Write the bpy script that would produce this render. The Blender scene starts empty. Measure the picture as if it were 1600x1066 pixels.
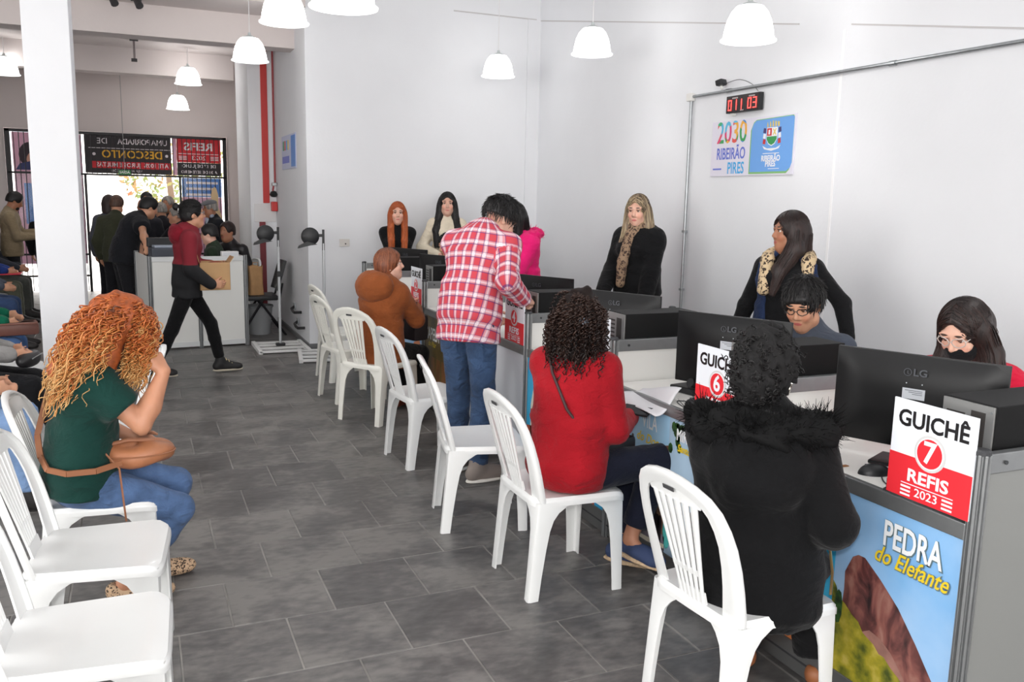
import bpy, bmesh, math, random
import numpy as np
from mathutils import Vector, Matrix
random.seed(7); RNG = np.random.default_rng(11)
scene = bpy.context.scene
COL = scene.collection
PI = math.pi
def R(d): return d * PI / 180.0

# ---------------------------------------------------------------- camera
CAM_H = 1.65
def make_camera():
    pitch, roll, yaw = R(9.3), R(1.2), R(23.5)
    fwd = Vector((math.sin(yaw) * math.cos(pitch), math.cos(yaw) * math.cos(pitch), -math.sin(pitch)))
    right = Vector((math.cos(yaw), -math.sin(yaw), 0))
    up = right.cross(fwd)
    r2 = right * math.cos(roll) + up * math.sin(roll)
    u2 = r2.cross(fwd)
    m = Matrix((r2, u2, -fwd)).transposed().to_4x4()
    m.translation = (0, 0, CAM_H)
    c = bpy.data.cameras.new('camera'); c.sensor_width = 36.0; c.lens = 36.0 * 1350.0 / 1600.0
    c.clip_start = 0.05; c.clip_end = 200
    o = bpy.data.objects.new('camera', c); COL.objects.link(o); o.matrix_world = m
    scene.camera = o
make_camera()

# ---------------------------------------------------------------- world (overcast daylight outside the entrance)
world = bpy.data.worlds.new('world'); scene.world = world
world.use_nodes = True
_bg = world.node_tree.nodes['Background']
_bg.inputs[0].default_value = (1.0, 0.985, 0.965, 1); _bg.inputs[1].default_value = 4.6

# ---------------------------------------------------------------- exposure
vs = scene.view_settings
vs.view_transform = 'Standard'; vs.look = 'None'; vs.gamma = 1.0; vs.exposure = 0.5
vs.use_curve_mapping = False
scene.cycles.use_denoising = True
scene.cycles.max_bounces = 8; scene.cycles.diffuse_bounces = 5
scene.cycles.sample_clamp_indirect = 6.0
LAMP_POWER = 28.0
FLASH_POWER = 26.0
def area_light(name, loc, target, size, power, col=(1, 1, 1)):
    l = bpy.data.lights.new(name, 'AREA'); l.energy = power; l.shape = 'DISK'; l.size = size; l.color = col
    o = bpy.data.objects.new(name, l); COL.objects.link(o); o.location = loc
    d = Vector(target) - Vector(loc); o.rotation_euler = d.to_track_quat('-Z', 'Y').to_euler()
    return o
# the photographer's flash, just above the lens
area_light('camera_flash', (-0.03, -0.05, CAM_H + 0.17), (2.2, 5.0, 1.2), 0.09, FLASH_POWER, (1, 0.98, 0.96))

def portal(name, loc, target, sx, sy):
    o = area_light(name, loc, target, sx, 1.0); o.data.shape = 'RECTANGLE'; o.data.size = sx; o.data.size_y = sy; o.data.cycles.is_portal = True
portal('rear_fill_portal', (-.2, -8.05, 1.95), (-.2, 0, 1.95), 8.8, 3.8)      # unseen rear opening, added to flood the hall with soft daylight
portal('side_fill_portal', (-5.05, 1.0, 2.1), (0, 1.0, 2.1), 7.8, 2.3)  # unseen side window, added so daylight brightens the wall opposite
portal('entrance_daylight', (0, 16.2, 1.0), (0, 10, 1.0), 1.5, 1.9)

# ---------------------------------------------------------------- materials
def lin(c):
    out = []
    for v in c[:3]:
        v = v / 255.0
        out.append(v / 12.92 if v <= 0.04045 else ((v + 0.055) / 1.055) ** 2.4)
    return tuple(out) + (1.0,)
_M = {}
def nd(nt, t, **kw):
    n = nt.nodes.new(t)
    for k, v in kw.items(): setattr(n, k, v)
    return n
def mat(name, col, rough=0.55, metal=0.0, var=0.0, vscale=8.0, bump=0.0, bscale=60.0, emit=0.0, spec=0.5, stretch=None, alpha=None, trans=0.0, coat=0.0):
    if name in _M: return _M[name]
    m = bpy.data.materials.new(name); m.use_nodes = True; nt = m.node_tree
    b = nt.nodes['Principled BSDF']
    c = lin(col)
    b.inputs['Base Color'].default_value = c; b.inputs['Roughness'].default_value = rough
    b.inputs['Metallic'].default_value = metal; b.inputs['Specular IOR Level'].default_value = spec
    if coat: b.inputs['Coat Weight'].default_value = coat
    if trans: b.inputs['Transmission Weight'].default_value = trans
    if alpha is not None: b.inputs['Alpha'].default_value = alpha
    if emit:
        b.inputs['Emission Color'].default_value = c; b.inputs['Emission Strength'].default_value = emit
    if var or bump:
        tc = nd(nt, 'ShaderNodeTexCoord'); mp = nd(nt, 'ShaderNodeMapping')
        nt.links.new(tc.outputs['Object'], mp.inputs[0])
        if stretch: mp.inputs['Scale'].default_value = stretch
        if var:
            n = nd(nt, 'ShaderNodeTexNoise'); n.inputs['Scale'].default_value = vscale; n.inputs['Detail'].default_value = 4
            nt.links.new(mp.outputs[0], n.inputs[0])
            r = nd(nt, 'ShaderNodeValToRGB')
            r.color_ramp.elements[0].position = 0.3; r.color_ramp.elements[1].position = 0.7
            r.color_ramp.elements[0].color = tuple(max(0, x * (1 - var)) for x in c[:3]) + (1,)
            r.color_ramp.elements[1].color = tuple(min(1, x * (1 + var)) for x in c[:3]) + (1,)
            nt.links.new(n.outputs[0], r.inputs[0]); nt.links.new(r.outputs[0], b.inputs['Base Color'])
        if bump:
            n2 = nd(nt, 'ShaderNodeTexNoise'); n2.inputs['Scale'].default_value = bscale; n2.inputs['Detail'].default_value = 3
            nt.links.new(mp.outputs[0], n2.inputs[0])
            bp = nd(nt, 'ShaderNodeBump'); bp.inputs['Strength'].default_value = bump; bp.inputs['Distance'].default_value = 0.01
            nt.links.new(n2.outputs[0], bp.inputs['Height']); nt.links.new(bp.outputs[0], b.inputs['Normal'])
    _M[name] = m
    return m
def ramp_mat(name, stops, scale=(1, 1, 1), nscale=4.0, detail=5.0, rough=0.6, distort=0.0, bump=0.0):
    """flat print / natural colouring: noise through a colour ramp"""
    if name in _M: return _M[name]
    m = bpy.data.materials.new(name); m.use_nodes = True; nt = m.node_tree; b = nt.nodes['Principled BSDF']
    b.inputs['Roughness'].default_value = rough
    tc = nd(nt, 'ShaderNodeTexCoord'); mp = nd(nt, 'ShaderNodeMapping'); mp.inputs['Scale'].default_value = scale
    nt.links.new(tc.outputs['Object'], mp.inputs[0])
    n = nd(nt, 'ShaderNodeTexNoise'); n.inputs['Scale'].default_value = nscale; n.inputs['Detail'].default_value = detail; n.inputs['Distortion'].default_value = distort
    nt.links.new(mp.outputs[0], n.inputs[0])
    r = nd(nt, 'ShaderNodeValToRGB'); el = r.color_ramp.elements
    el[0].position, el[0].color = stops[0][0], lin(stops[0][1]); el[1].position, el[1].color = stops[-1][0], lin(stops[-1][1])
    for p, c in stops[1:-1]:
        e = el.new(p); e.color = lin(c)
    nt.links.new(n.outputs[0], r.inputs[0]); nt.links.new(r.outputs[0], b.inputs['Base Color'])
    if bump:
        bp = nd(nt, 'ShaderNodeBump'); bp.inputs['Strength'].default_value = bump; bp.inputs['Distance'].default_value = 0.004
        nt.links.new(n.outputs[0], bp.inputs['Height']); nt.links.new(bp.outputs[0], b.inputs['Normal'])
    _M[name] = m
    return m

# ---------------------------------------------------------------- mesh helpers
def link(name, me, m=None, parent=None, loc=None):
    o = bpy.data.objects.new(name, me); COL.objects.link(o)
    if m is not None and me is not None and len(me.materials) == 0: me.materials.append(m)
    if parent is not None: o.parent = parent
    if loc is not None: o.location = loc
    return o
def tag(o, label=None, cat=None, group=None, kind=None):
    if label: o['label'] = label
    if cat: o['category'] = cat
    if group: o['group'] = group
    if kind: o['kind'] = kind
    return o
def thing(name, label, cat, loc=(0, 0, 0), rz=0.0, group=None):
    o = bpy.data.objects.new(name, None); o.empty_display_size = 0.1; COL.objects.link(o)
    o.location = loc; o.rotation_euler = (0, 0, rz)
    return tag(o, label, cat, group)
class MB:
    def __init__(s): s.v = []; s.f = []
    def add(s, vs_, fs_):
        n = len(s.v); s.v += [tuple(map(float, p)) for p in vs_]; s.f += [tuple(i + n for i in f) for f in fs_]; return s
    def box(s, x0, x1, y0, y1, z0, z1, bev=0.0, rot=None, at=None):
        bm = bmesh.new(); bmesh.ops.create_cube(bm, size=1.0)
        for v in bm.verts: v.co = Vector(((x0 + x1) / 2 + v.co.x * (x1 - x0), (y0 + y1) / 2 + v.co.y * (y1 - y0), (z0 + z1) / 2 + v.co.z * (z1 - z0)))
        if bev > 0: bmesh.ops.bevel(bm, geom=list(bm.edges), offset=bev, segments=2, profile=0.6, affect='EDGES')
        bm.verts.index_update()
        M_ = (Matrix.Translation(at) if at else Matrix()) @ (rot.to_4x4() if rot else Matrix())
        s.add([M_ @ v.co for v in bm.verts], [[v.index for v in f.verts] for f in bm.faces]); bm.free(); return s
    def tube(s, pts, r, n=8, cap=True):
        pts = [Vector(p) for p in pts]; N = len(pts)
        rr = r if isinstance(r, (list, tuple)) else [r] * N
        ring = []; prev = None
        for i, p in enumerate(pts):
            t = (pts[min(i + 1, N - 1)] - pts[max(i - 1, 0)]).normalized()
            a = prev if prev is not None else (Vector((0, 0, 1)) if abs(t.z) < 0.9 else Vector((1, 0, 0)))
            a = (a - t * a.dot(t))
            if a.length < 1e-6: a = t.orthogonal()
            a.normalize(); prev = a; b = t.cross(a)
            ring.append([p + (a * math.cos(2 * PI * k / n) + b * math.sin(2 * PI * k / n)) * rr[i] for k in range(n)])
        base = [q for rg in ring for q in rg]
        fs_ = [(i * n + k, i * n + (k + 1) % n, (i + 1) * n + (k + 1) % n, (i + 1) * n + k) for i in range(N - 1) for k in range(n)]
        if cap: fs_ += [tuple(range(n - 1, -1, -1)), tuple((N - 1) * n + k for k in range(n))]
        return s.add(base, fs_)
    def lathe(s, prof, n=24, at=(0, 0, 0), cap=False):
        vs_ = [(at[0] + r * math.cos(2 * PI * k / n), at[1] + r * math.sin(2 * PI * k / n), at[2] + z) for r, z in prof for k in range(n)]
        N = len(prof)
        fs_ = [(i * n + k, i * n + (k + 1) % n, (i + 1) * n + (k + 1) % n, (i + 1) * n + k) for i in range(N - 1) for k in range(n)]
        if cap: fs_ += [tuple(range(n - 1, -1, -1)), tuple((N - 1) * n + k for k in range(n))]
        return s.add(vs_, fs_)
    def prism(s, poly, a, b, fn):
        """poly in 2-D, fn(u, v, w) -> 3-D point, extruded from w=a to w=b"""
        n = len(poly)
        vs_ = [fn(u, v, a) for u, v in poly] + [fn(u, v, b) for u, v in poly]
        fs_ = [tuple(range(n - 1, -1, -1)), tuple(range(n, 2 * n))] + [(i, (i + 1) % n, n + (i + 1) % n, n + i) for i in range(n)]
        return s.add(vs_, fs_)
    def grid(s, fn, nu, nv, thick=None):
        P = [[Vector(fn(i / nu, j / nv)) for j in range(nv + 1)] for i in range(nu + 1)]
        idx = lambda i, j: i * (nv + 1) + j
        vs_ = [p for row in P for p in row]
        fs_ = [(idx(i, j), idx(i + 1, j), idx(i + 1, j + 1), idx(i, j + 1)) for i in range(nu) for j in range(nv)]
        if thick:
            Nn = []
            for i in range(nu + 1):
                for j in range(nv + 1):
                    du = P[min(i + 1, nu)][j] - P[max(i - 1, 0)][j]; dv = P[i][min(j + 1, nv)] - P[i][max(j - 1, 0)]
                    c = du.cross(dv); Nn.append(c.normalized() if c.length > 1e-9 else Vector((0, 0, 1)))
            m_ = len(vs_)
            vs_ = vs_ + [p - q * thick for p, q in zip(vs_, Nn)]
            fs_ += [tuple(i + m_ for i in reversed(f)) for f in fs_]
            bd = [idx(i, 0) for i in range(nu + 1)] + [idx(nu, j) for j in range(1, nv + 1)] + [idx(i, nv) for i in range(nu - 1, -1, -1)] + [idx(0, j) for j in range(nv - 1, 0, -1)]
            L = len(bd)
            fs_ += [(bd[(q + 1) % L], bd[q], bd[q] + m_, bd[(q + 1) % L] + m_) for q in range(L)]
        return s.add(vs_, fs_)
    def mesh(s, name, smooth=False, angle=35):
        me = bpy.data.meshes.new(name); me.from_pydata(s.v, [], s.f)
        if smooth:
            me.polygons.foreach_set('use_smooth', [True] * len(me.polygons))
            if angle < 180:
                bm = bmesh.new(); bm.from_mesh(me); lim = math.radians(angle)
                for e in bm.edges:
                    if len(e.link_faces) == 2 and e.calc_face_angle(0) > lim: e.smooth = False
                bm.to_mesh(me); bm.free()
        me.update(); return me
    def build(s, name, m, parent=None, smooth=False, angle=35, loc=None):
        return link(name, s.mesh(name, smooth, angle), m, parent, loc)
def struct(name, mb, m, parent=None, smooth=False):
    o = mb.build(name, m, parent, smooth); 
    if parent is None: o['kind'] = 'structure'
    return o
def copy_tree(o, parent=None):
    c = o.copy(); COL.objects.link(c); c.parent = parent
    for ch in [x for x in o.children]: copy_tree(ch, c)
    return c
def text_mesh(txt, size=1.0, bold=0.0, shear=0.0, align='CENTER', flip=False, sx=1.0, extr=0.0006):
    cu = bpy.data.curves.new('lettering', 'FONT'); cu.body = txt; cu.size = size; cu.offset = bold; cu.shear = shear
    cu.align_x = align; cu.align_y = 'CENTER'; cu.extrude = extr; cu.resolution_u = 3
    o = bpy.data.objects.new('lettering', cu); COL.objects.link(o)
    dg = bpy.context.evaluated_depsgraph_get(); me = bpy.data.meshes.new_from_object(o.evaluated_get(dg))
    bpy.data.objects.remove(o); bpy.data.curves.remove(cu)
    n = len(me.vertices); co = np.empty(n * 3, np.float32); me.vertices.foreach_get('co', co); co = co.reshape(-1, 3)
    co[:, 0] *= sx
    if flip: co[:, 0] *= -1; me.flip_normals()
    me.vertices.foreach_set('co', co.ravel()); me.update(); me.materials.clear()
    return me
def plane_mat(origin, u, v):
    u = Vector(u).normalized(); v = Vector(v).normalized(); n = u.cross(v)
    m = Matrix((u, v, n)).transposed().to_4x4(); m.translation = origin; return m
def put_text(name, txt, m, parent, origin, u, v, **kw):
    """lettering lying in the plane (u, v) through origin (parent space)"""
    me = text_mesh(txt, **kw); o = link(name, me, m, parent); o.matrix_local = plane_mat(origin, u, v); return o
# ================================================================ setting
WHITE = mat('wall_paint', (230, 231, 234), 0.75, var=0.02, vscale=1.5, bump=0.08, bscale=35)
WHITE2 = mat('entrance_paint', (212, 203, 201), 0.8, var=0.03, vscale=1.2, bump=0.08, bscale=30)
def slate(name, rnd):
    m = bpy.data.materials.new(name); m.use_nodes = True; nt = m.node_tree; b = nt.nodes['Principled BSDF']
    tc = nd(nt, 'ShaderNodeTexCoord'); geo = nd(nt, 'ShaderNodeNewGeometry'); oi = nd(nt, 'ShaderNodeObjectInfo')
    n1 = nd(nt, 'ShaderNodeTexNoise'); n1.inputs['Scale'].default_value = 3.2; n1.inputs['Detail'].default_value = 8; n1.inputs['Distortion'].default_value = 0.6
    n2 = nd(nt, 'ShaderNodeTexNoise'); n2.inputs['Scale'].default_value = 26; n2.inputs['Detail'].default_value = 6
    mp = nd(nt, 'ShaderNodeMapping'); mp.inputs['Scale'].default_value = (0.6, 1.1, 1); mp.inputs['Rotation'].default_value = (0, 0, 0.5)
    nt.links.new(geo.outputs['Position'], n1.inputs[0]); nt.links.new(geo.outputs['Position'], mp.inputs[0]); nt.links.new(mp.outputs[0], n2.inputs[0])
    mx = nd(nt, 'ShaderNodeMath', operation='ADD'); nt.links.new(n1.outputs[0], mx.inputs[0])
    m2 = nd(nt, 'ShaderNodeMath', operation='MULTIPLY'); m2.inputs[1].default_value = 0.55; nt.links.new(n2.outputs[0], m2.inputs[0]); nt.links.new(m2.outputs[0], mx.inputs[1])
    m3 = nd(nt, 'ShaderNodeMath', operation='MULTIPLY_ADD'); m3.inputs[1].default_value = 0.16 if rnd else 0.0; nt.links.new(oi.outputs['Random'], m3.inputs[0]); nt.links.new(mx.outputs[0], m3.inputs[2])
    r = nd(nt, 'ShaderNodeValToRGB'); el = r.color_ramp.elements
    el[0].position = 0.52; el[0].color = lin((62, 61, 60)); el[1].position = 1.15 if False else 1.0; el[1].color = lin((120, 117, 114))
    e = el.new(0.78); e.color = lin((89, 87, 86))
    nt.links.new(m3.outputs[0], r.inputs[0]); nt.links.new(r.outputs[0], b.inputs['Base Color'])
    rr = nd(nt, 'ShaderNodeMapRange'); rr.inputs[3].default_value = 0.30; rr.inputs[4].default_value = 0.62
    nt.links.new(n1.outputs[0], rr.inputs[0]); nt.links.new(rr.outputs[0], b.inputs['Roughness'])
    bp = nd(nt, 'ShaderNodeBump'); bp.inputs['Strength'].default_value = 0.35; bp.inputs['Distance'].default_value = 0.006
    nt.links.new(mx.outputs[0], bp.inputs['Height']); nt.links.new(bp.outputs[0], b.inputs['Normal'])
    return m
SLATE = slate('slate', True)
GROUT = mat('grout', (142, 139, 135), 0.85, var=0.25, vscale=5)
floor = struct('floor', MB().box(-5, 4.35, -8, 16.0, -0.06, -0.0035), GROUT)
def tile_mb(x0, x1, y0, y1, e=0.0022, b=0.003):
    x0 += e; x1 -= e; y0 += e; y1 -= e
    v = [(x0, y0, -0.005), (x1, y0, -0.005), (x1, y1, -0.005), (x0, y1, -0.005), (x0 + b, y0 + b, 0), (x1 - b, y0 + b, 0), (x1 - b, y1 - b, 0), (x0 + b, y1 - b, 0)]
    return MB().add(v, [(4, 5, 6, 7), (0, 1, 5, 4), (1, 2, 6, 5), (2, 3, 7, 6), (3, 0, 4, 7)])
_tm = tile_mb(0, 0.397, 0, 0.405).mesh('tile')
rest = MB()
for k in range(-29, 30):
    y0 = 4.083 + 0.405 * k; off = 0.2 if k % 2 == 0 else 0.0
    for j in range(-13, 10):
        x0 = 0.476 + 0.397 * j - off
        if x0 < -4.6 or x0 > 3.9: continue
        if -6 <= k <= 15 and -1.8 < x0 < 1.98:
            t = link('tile', _tm, SLATE, floor, (x0, y0, random.uniform(-0.0012, 0.0004)))
            t.rotation_euler = (random.uniform(-.0018, .0018), random.uniform(-.0018, .0018), random.uniform(-.002, .002))
        else:
            q = tile_mb(x0, x0 + 0.397, y0, min(y0 + 0.405, 15.99)); rest.add(q.v, q.f)
o = rest.build('tile_field', slate('slate_far', False), floor); o['kind'] = 'stuff'
# walls
struct('wall_right', MB().box(4.35, 4.55, -8, 9.38, 0, 4.4), WHITE)
struct('wall_far', MB().box(1.68, 4.55, 9.38, 11.6, 0, 4.4), WHITE)
struct('wall_pilaster', MB().box(1.36, 1.95, 11.6, 13.0, 0, 3.56), WHITE)
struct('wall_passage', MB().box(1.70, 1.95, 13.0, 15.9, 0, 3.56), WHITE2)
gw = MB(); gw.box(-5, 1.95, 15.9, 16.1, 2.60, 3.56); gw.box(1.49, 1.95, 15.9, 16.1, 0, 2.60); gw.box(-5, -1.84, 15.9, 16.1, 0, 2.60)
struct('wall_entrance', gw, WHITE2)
struct('wall_left', MB().box(-5.2, -5, -8, -3, 0, 4.4).box(-5.2, -5, 5, 16.1, 0, 4.4).box(-5.2, -5, -3, 5, 0, .9).box(-5.2, -5, -3, 5, 3.3, 4.4), WHITE)  # the gap is an unseen window added for side daylight
struct('wall_rear', MB().box(-5.2, -4.6, -8.2, -8, 0, 4.4).box(4.2, 4.55, -8.2, -8, 0, 4.4).box(-4.6, 4.2, -8.2, -8, 3.9, 4.4), WHITE)  # left open behind the viewer, added as a soft daylight fill
struct('ground_rear', MB().box(-14, 16, -24, -8.0, -.12, -.02), mat('pavement', (196, 192, 188), .9, var=.08, vscale=2))
struct('ceiling', MB().box(-5.2, 4.55, -8.2, 10.0, 4.4, 4.55), WHITE)
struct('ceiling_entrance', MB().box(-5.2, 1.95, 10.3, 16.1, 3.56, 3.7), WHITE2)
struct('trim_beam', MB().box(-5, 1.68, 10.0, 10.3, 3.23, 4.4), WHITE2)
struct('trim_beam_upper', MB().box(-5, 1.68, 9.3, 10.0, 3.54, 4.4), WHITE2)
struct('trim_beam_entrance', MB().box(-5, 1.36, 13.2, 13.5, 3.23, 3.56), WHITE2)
SEAM = mat('wall_seam', (196, 193, 193), 0.8)
struct('trim_far_seam', MB().box(3.30, 4.30, 9.374, 9.381, 3.672, 3.684), SEAM)
MBs = MB().prism([(9.37, 3.676), (9.37, 3.664), (5.05, 2.905), (5.05, 2.915)], 4.346, 4.351, lambda u, v, w: (w, u, v))
MBs.prism([(4.55, 2.83), (4.55, 2.82), (3.0, 2.535), (3.0, 2.545)], 4.346, 4.351, lambda u, v, w: (w, u, v))
struct('trim_wall_seam', MBs, SEAM)
struct('trim_wall_ridge', MB().box(4.347, 4.352, 4.60, 4.62, 0, 2.80), mat('wall_ridge', (240, 239, 240), 0.7))
struct('trim_corner', MB().box(4.19, 4.351, 9.36, 9.385, 0, 3.67), WHITE)
SKIRT = mat('skirting', (120, 120, 122), 0.6)
struct('baseboard_far', MB().box(1.665, 1.682, 9.37, 11.6, 0, 0.055, 0.003).box(1.665, 4.35, 9.365, 9.382, 0, 0.055, 0.003), SKIRT)
struct('trim_column', MB().box(-0.66, -0.365, 7.0, 7.42, 0, 4.4, 0.006), WHITE)
# red painted stripe and hose niche on the pilaster
RED = mat('red_paint', (196, 48, 44), 0.5)
REDD = mat('dark_red_paint', (126, 36, 44), 0.5)
o = MB().box(1.515, 1.595, 11.585, 11.601, 1.54, 3.56, 0.004).build('wall_stripe', RED); tag(o, 'tall red painted strip running up the white pilaster near the entrance', 'stripe')
o = MB().box(1.46, 1.535, 11.57, 11.601, 0.0, 1.30, 0.006).build('low_stripe', REDD); tag(o, 'dark red low strip on the pilaster behind the paper bag', 'stripe')

# ---------------------------------------------------------------- entrance gate with banners
BLACK = mat('black_steel', (24, 22, 26), 0.45, metal=0.3)
gate = thing('entrance_gate', 'black barred entrance gate with wide doorway at the far end', 'gate', (0, 15.88, 0))
GX0, GX1, GZ, TZ = -1.83, 1.48, 2.59, 1.93
fr = [(GX0, GX0 + .07, 0, GZ), (GX1 - .06, GX1, 0, GZ), (GX0, GX1, GZ - .045, GZ), (GX0, GX1, TZ - .03, TZ), (-.74, -.70, 0, TZ), (.70, .735, 0, TZ)]
for x0, x1, z0, z1 in fr: MB().box(x0, x1, -.03, .03, z0, z1, .004).build('frame_bar', BLACK, gate)
_b1 = MB().tube([(0, 0, TZ), (0, 0, GZ - .04)], .006, 6).mesh('bar'); _b2 = MB().tube([(0, 0, 0.02), (0, 0, TZ - .02)], .006, 6).mesh('bar')
x = GX0 + .12
while x < GX1 - .07:
    link('bar', _b1, BLACK, gate, (x, 0, 0))
    if x < -.76 or x > .75: link('bar', _b2, BLACK, gate, (x, 0, 0))
    x += .073
for z in (0.25, 0.6): MB().box(GX0, -.72, -.012, .012, z, z + .03).build('cross_rail', BLACK, gate); MB().box(.72, GX1, -.012, .012, z, z + .03).build('cross_rail', BLACK, gate)
glass = mat('pane_glass', (235, 240, 245), 0.05, trans=1.0, alpha=0.25)
MB().box(.735, 1.42, .035, .041, .05, 1.9).build('pane', glass, gate); MB().box(-1.76, -.74, .035, .041, .05, 1.9).build('pane', glass, gate)
for x in (.68, .705): MB().box(x, x + .02, -.05, -.03, 1.0, 1.3, .004).build('door_handle', BLACK, gate)
Y0 = 16.03
WTX = mat('print_white', (238, 232, 236), 0.6); YTX = mat('print_yellow', (236, 178, 44), 0.6); RPR = mat('print_red', (214, 38, 50), 0.6)
DKB = mat('banner_black', (44, 38, 42), 0.6); BLP = mat('print_blue', (88, 140, 214), 0.6); PKP = mat('print_pink', (226, 176, 200), 0.6, var=.12, vscale=6)
def btext(t, x, z, size, m, par, bold=.006, sx=1.0):
    # banners face the street: from indoors their lettering reads reversed
    return put_text('lettering', t, m, par, (x, -.012, z), (1, 0, 0), (0, 0, 1), size=size, bold=bold, flip=True, sx=sx, extr=.001)
b1 = thing('discount_banner', 'black and red discount banner with yellow word over the doorway', 'banner', (0, Y0, 0))
MB().box(-.72, .60, -.008, .008, 1.94, 2.555).build('sheet', DKB, b1)
MB().box(-.62, .58, -.0105, -.0082, 2.025, 2.135).build('red_band', RPR, b1)
MB().box(-.66, .58, -.0105, -.0082, 2.345, 2.353).build('rule', WTX, b1)
btext('UMA', .42, 2.46, .13, WTX, b1, .0, .9); btext('PORRADA', .03, 2.46, .125, WTX, b1, .0025, .86); btext('DE', -.45, 2.46, .13, WTX, b1, .0)
btext('DESCONTO', 0.0, 2.25, .175, YTX, b1, .003, .98); btext('ATÉ 100%', .36, 2.08, .095, WTX, b1, .0012, .95); btext('JUROS E MULTAS', -.22, 2.08, .095, WTX, b1, .0012, .92); btext('VEJA AS CONDIÇÕES', -.1, 1.985, .05, WTX, b1, 0)
for x in (-.58, .53): MB().lathe([(0, 0), (.025, 0), (.025, .002)], 12).build('dot', WTX, b1).matrix_local = plane_mat((x, -.011, 2.25), (1, 0, 0), (0, 0, 1))
b2 = thing('refis_banner', 'red square banner with white mirrored letters above right gate panel', 'banner', (0, Y0, 0))
MB().box(.69, 1.40, -.008, .008, 2.16, 2.555).build('red_sheet', RPR, b2); MB().box(.69, 1.40, -.008, .008, 1.94, 2.158).build('black_sheet', DKB, b2)
MB().box(.62, .688, -.008, .008, 1.94, 2.555).build('pink_sheet', PKP, b2)
btext('REFIS', 1.04, 2.42, .18, WTX, b2, .004, 1.15); btext('2023', 1.04, 2.235, .10, WTX, b2, .0, 1.2)
for z in (2.21, 2.235, 2.26):
    for x in (.72, 1.23): MB().box(x, x + .13, -.0105, -.0082, z - .006, z + .006).build('bar_mark', WTX, b2)
MB().box(.72, 1.36, -.0105, -.0082, 2.30, 2.31).build('rule', WTX, b2)
btext('DE 17 DE JULHO', 1.04, 2.10, .075, WTX, b2, .001); btext('A 30 DE SETEMBRO', 1.04, 2.0, .068, WTX, b2, .001)
b3 = thing('notice_banner', 'blue and pink striped notice hanging behind right gate bars', 'banner', (0, Y0 + .02, 0))
MB().box(.75, 1.40, -.006, .006, 1.58, 1.90).build('blue_sheet', BLP, b3); MB().box(.75, 1.40, -.006, .006, .45, 1.578).build('pink_sheet', PKP, b3)
for i, z in enumerate((1.80, 1.70, 1.60)): MB().box(.82, 1.34 - .05 * i, -.0085, -.0062, z, z + .04).build('text_line', WTX, b3)
b4 = thing('portrait_poster', 'pink poster with a dark haired portrait behind left gate bars', 'poster', (0, Y0 + .02, 0))
MB().box(-1.75, -.76, -.006, .006, .45, 2.55).build('pink_sheet', PKP, b4); MB().box(-1.62, -1.2, -.0085, -.0062, 1.1, 1.75).build('blue_block', BLP, b4)
hd = MB().prism([(.16 * math.cos(a) * 1.05 - 1.5, 2.2 + .2 * math.sin(a)) for a in np.linspace(0, 2 * PI, 20, endpoint=False)], -.0085, -.0062, lambda u, v, w: (u, w, v)); hd.build('hair_print', mat('print_dark', (52, 36, 48), .6), b4)
MB().prism([(.09 * math.cos(a) - 1.47, 2.12 + .12 * math.sin(a)) for a in np.linspace(0, 2 * PI, 16, endpoint=False)], -.0105, -.0087, lambda u, v, w: (u, w, v)).build('face_print', mat('print_skin', (214, 160, 140), .6), b4)
MB().prism([(-1.72, 1.96), (-1.3, 1.96), (-1.36, 2.06), (-1.5, 2.1), (-1.66, 2.06)], -.0108, -.0088, lambda u, v, w: (u, w, v)).build('collar_print', mat('print_navy', (52, 60, 110), .6), b4)
es = thing('exit_sign', 'small green exit sign hanging over the doorway', 'sign', (-.13, 15.6, 1.955))
MB().box(-.09, .09, -.006, .006, -.035, .035, .003).build('board', mat('exit_green', (38, 132, 66), .5), es)
MB().tube([(0, 0, .035), (0, 0, 1.60)], .005, 6).build('rod', mat('grey_rod', (150, 150, 150), .5), es)
put_text('lettering', 'SAÍDA', WTX, es, (0, -.008, 0), (1, 0, 0), (0, 0, 1), size=.055, bold=.001)
# outside: pavement, pale facade, tree
struct('ground_street', MB().box(-14, 16, 16.0, 44, -.12, -.02), mat('pavement', (196, 192, 188), .9, var=.08, vscale=2))
fc = thing('street_building', 'pale building across the street seen through the doorway', 'building', (0, 34, 0))
MB().box(-12, 3.2, 0, 4, 0, 7).build('wall', mat('facade', (236, 234, 228), .8, var=.05, vscale=1), fc)
for x in (-8, -4.4, -.8): 
    w_ = MB().box(x, x + 1.5, -.05, .0, 2.6, 4.2).build('window', mat('facade_window', (170, 178, 186), .3), fc)
    MB().box(x + .72, x + .78, -.08, -.05, 2.6, 4.2).build('mullion', WHITE, w_)
MB().box(-12, 3.2, -.3, 4.2, 7, 7.3).build('roof', mat('facade_roof', (190, 120, 96), .8), fc)
tr = thing('street_tree', 'autumn tinted street tree seen through the doorway', 'tree', (.95, 27, 0))
MB().tube([(0, 0, 0), (.05, 0, 1.2), (-.05, .1, 2.4)], [.14, .1, .07], 8).build('trunk', mat('bark', (96, 78, 62), .9), tr)
lf = MB()
for _ in range(900):
    d = Vector((random.gauss(0, 1), random.gauss(0, 1), random.gauss(0, 1))).normalized() * random.uniform(.5, 1) ** .5
    c = Vector((d.x * 1.5, d.y * 1.3, 2.5 + d.z * 1.5)); s_ = random.uniform(.07, .13); u_ = Vector((random.gauss(0, 1), random.gauss(0, 1), random.gauss(0, 1))).normalized(); v_ = u_.orthogonal().normalized()
    lf.add([c - u_ * s_, c + v_ * s_ * .5, c + u_ * s_, c - v_ * s_ * .5], [(0, 1, 2, 3)])
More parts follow.
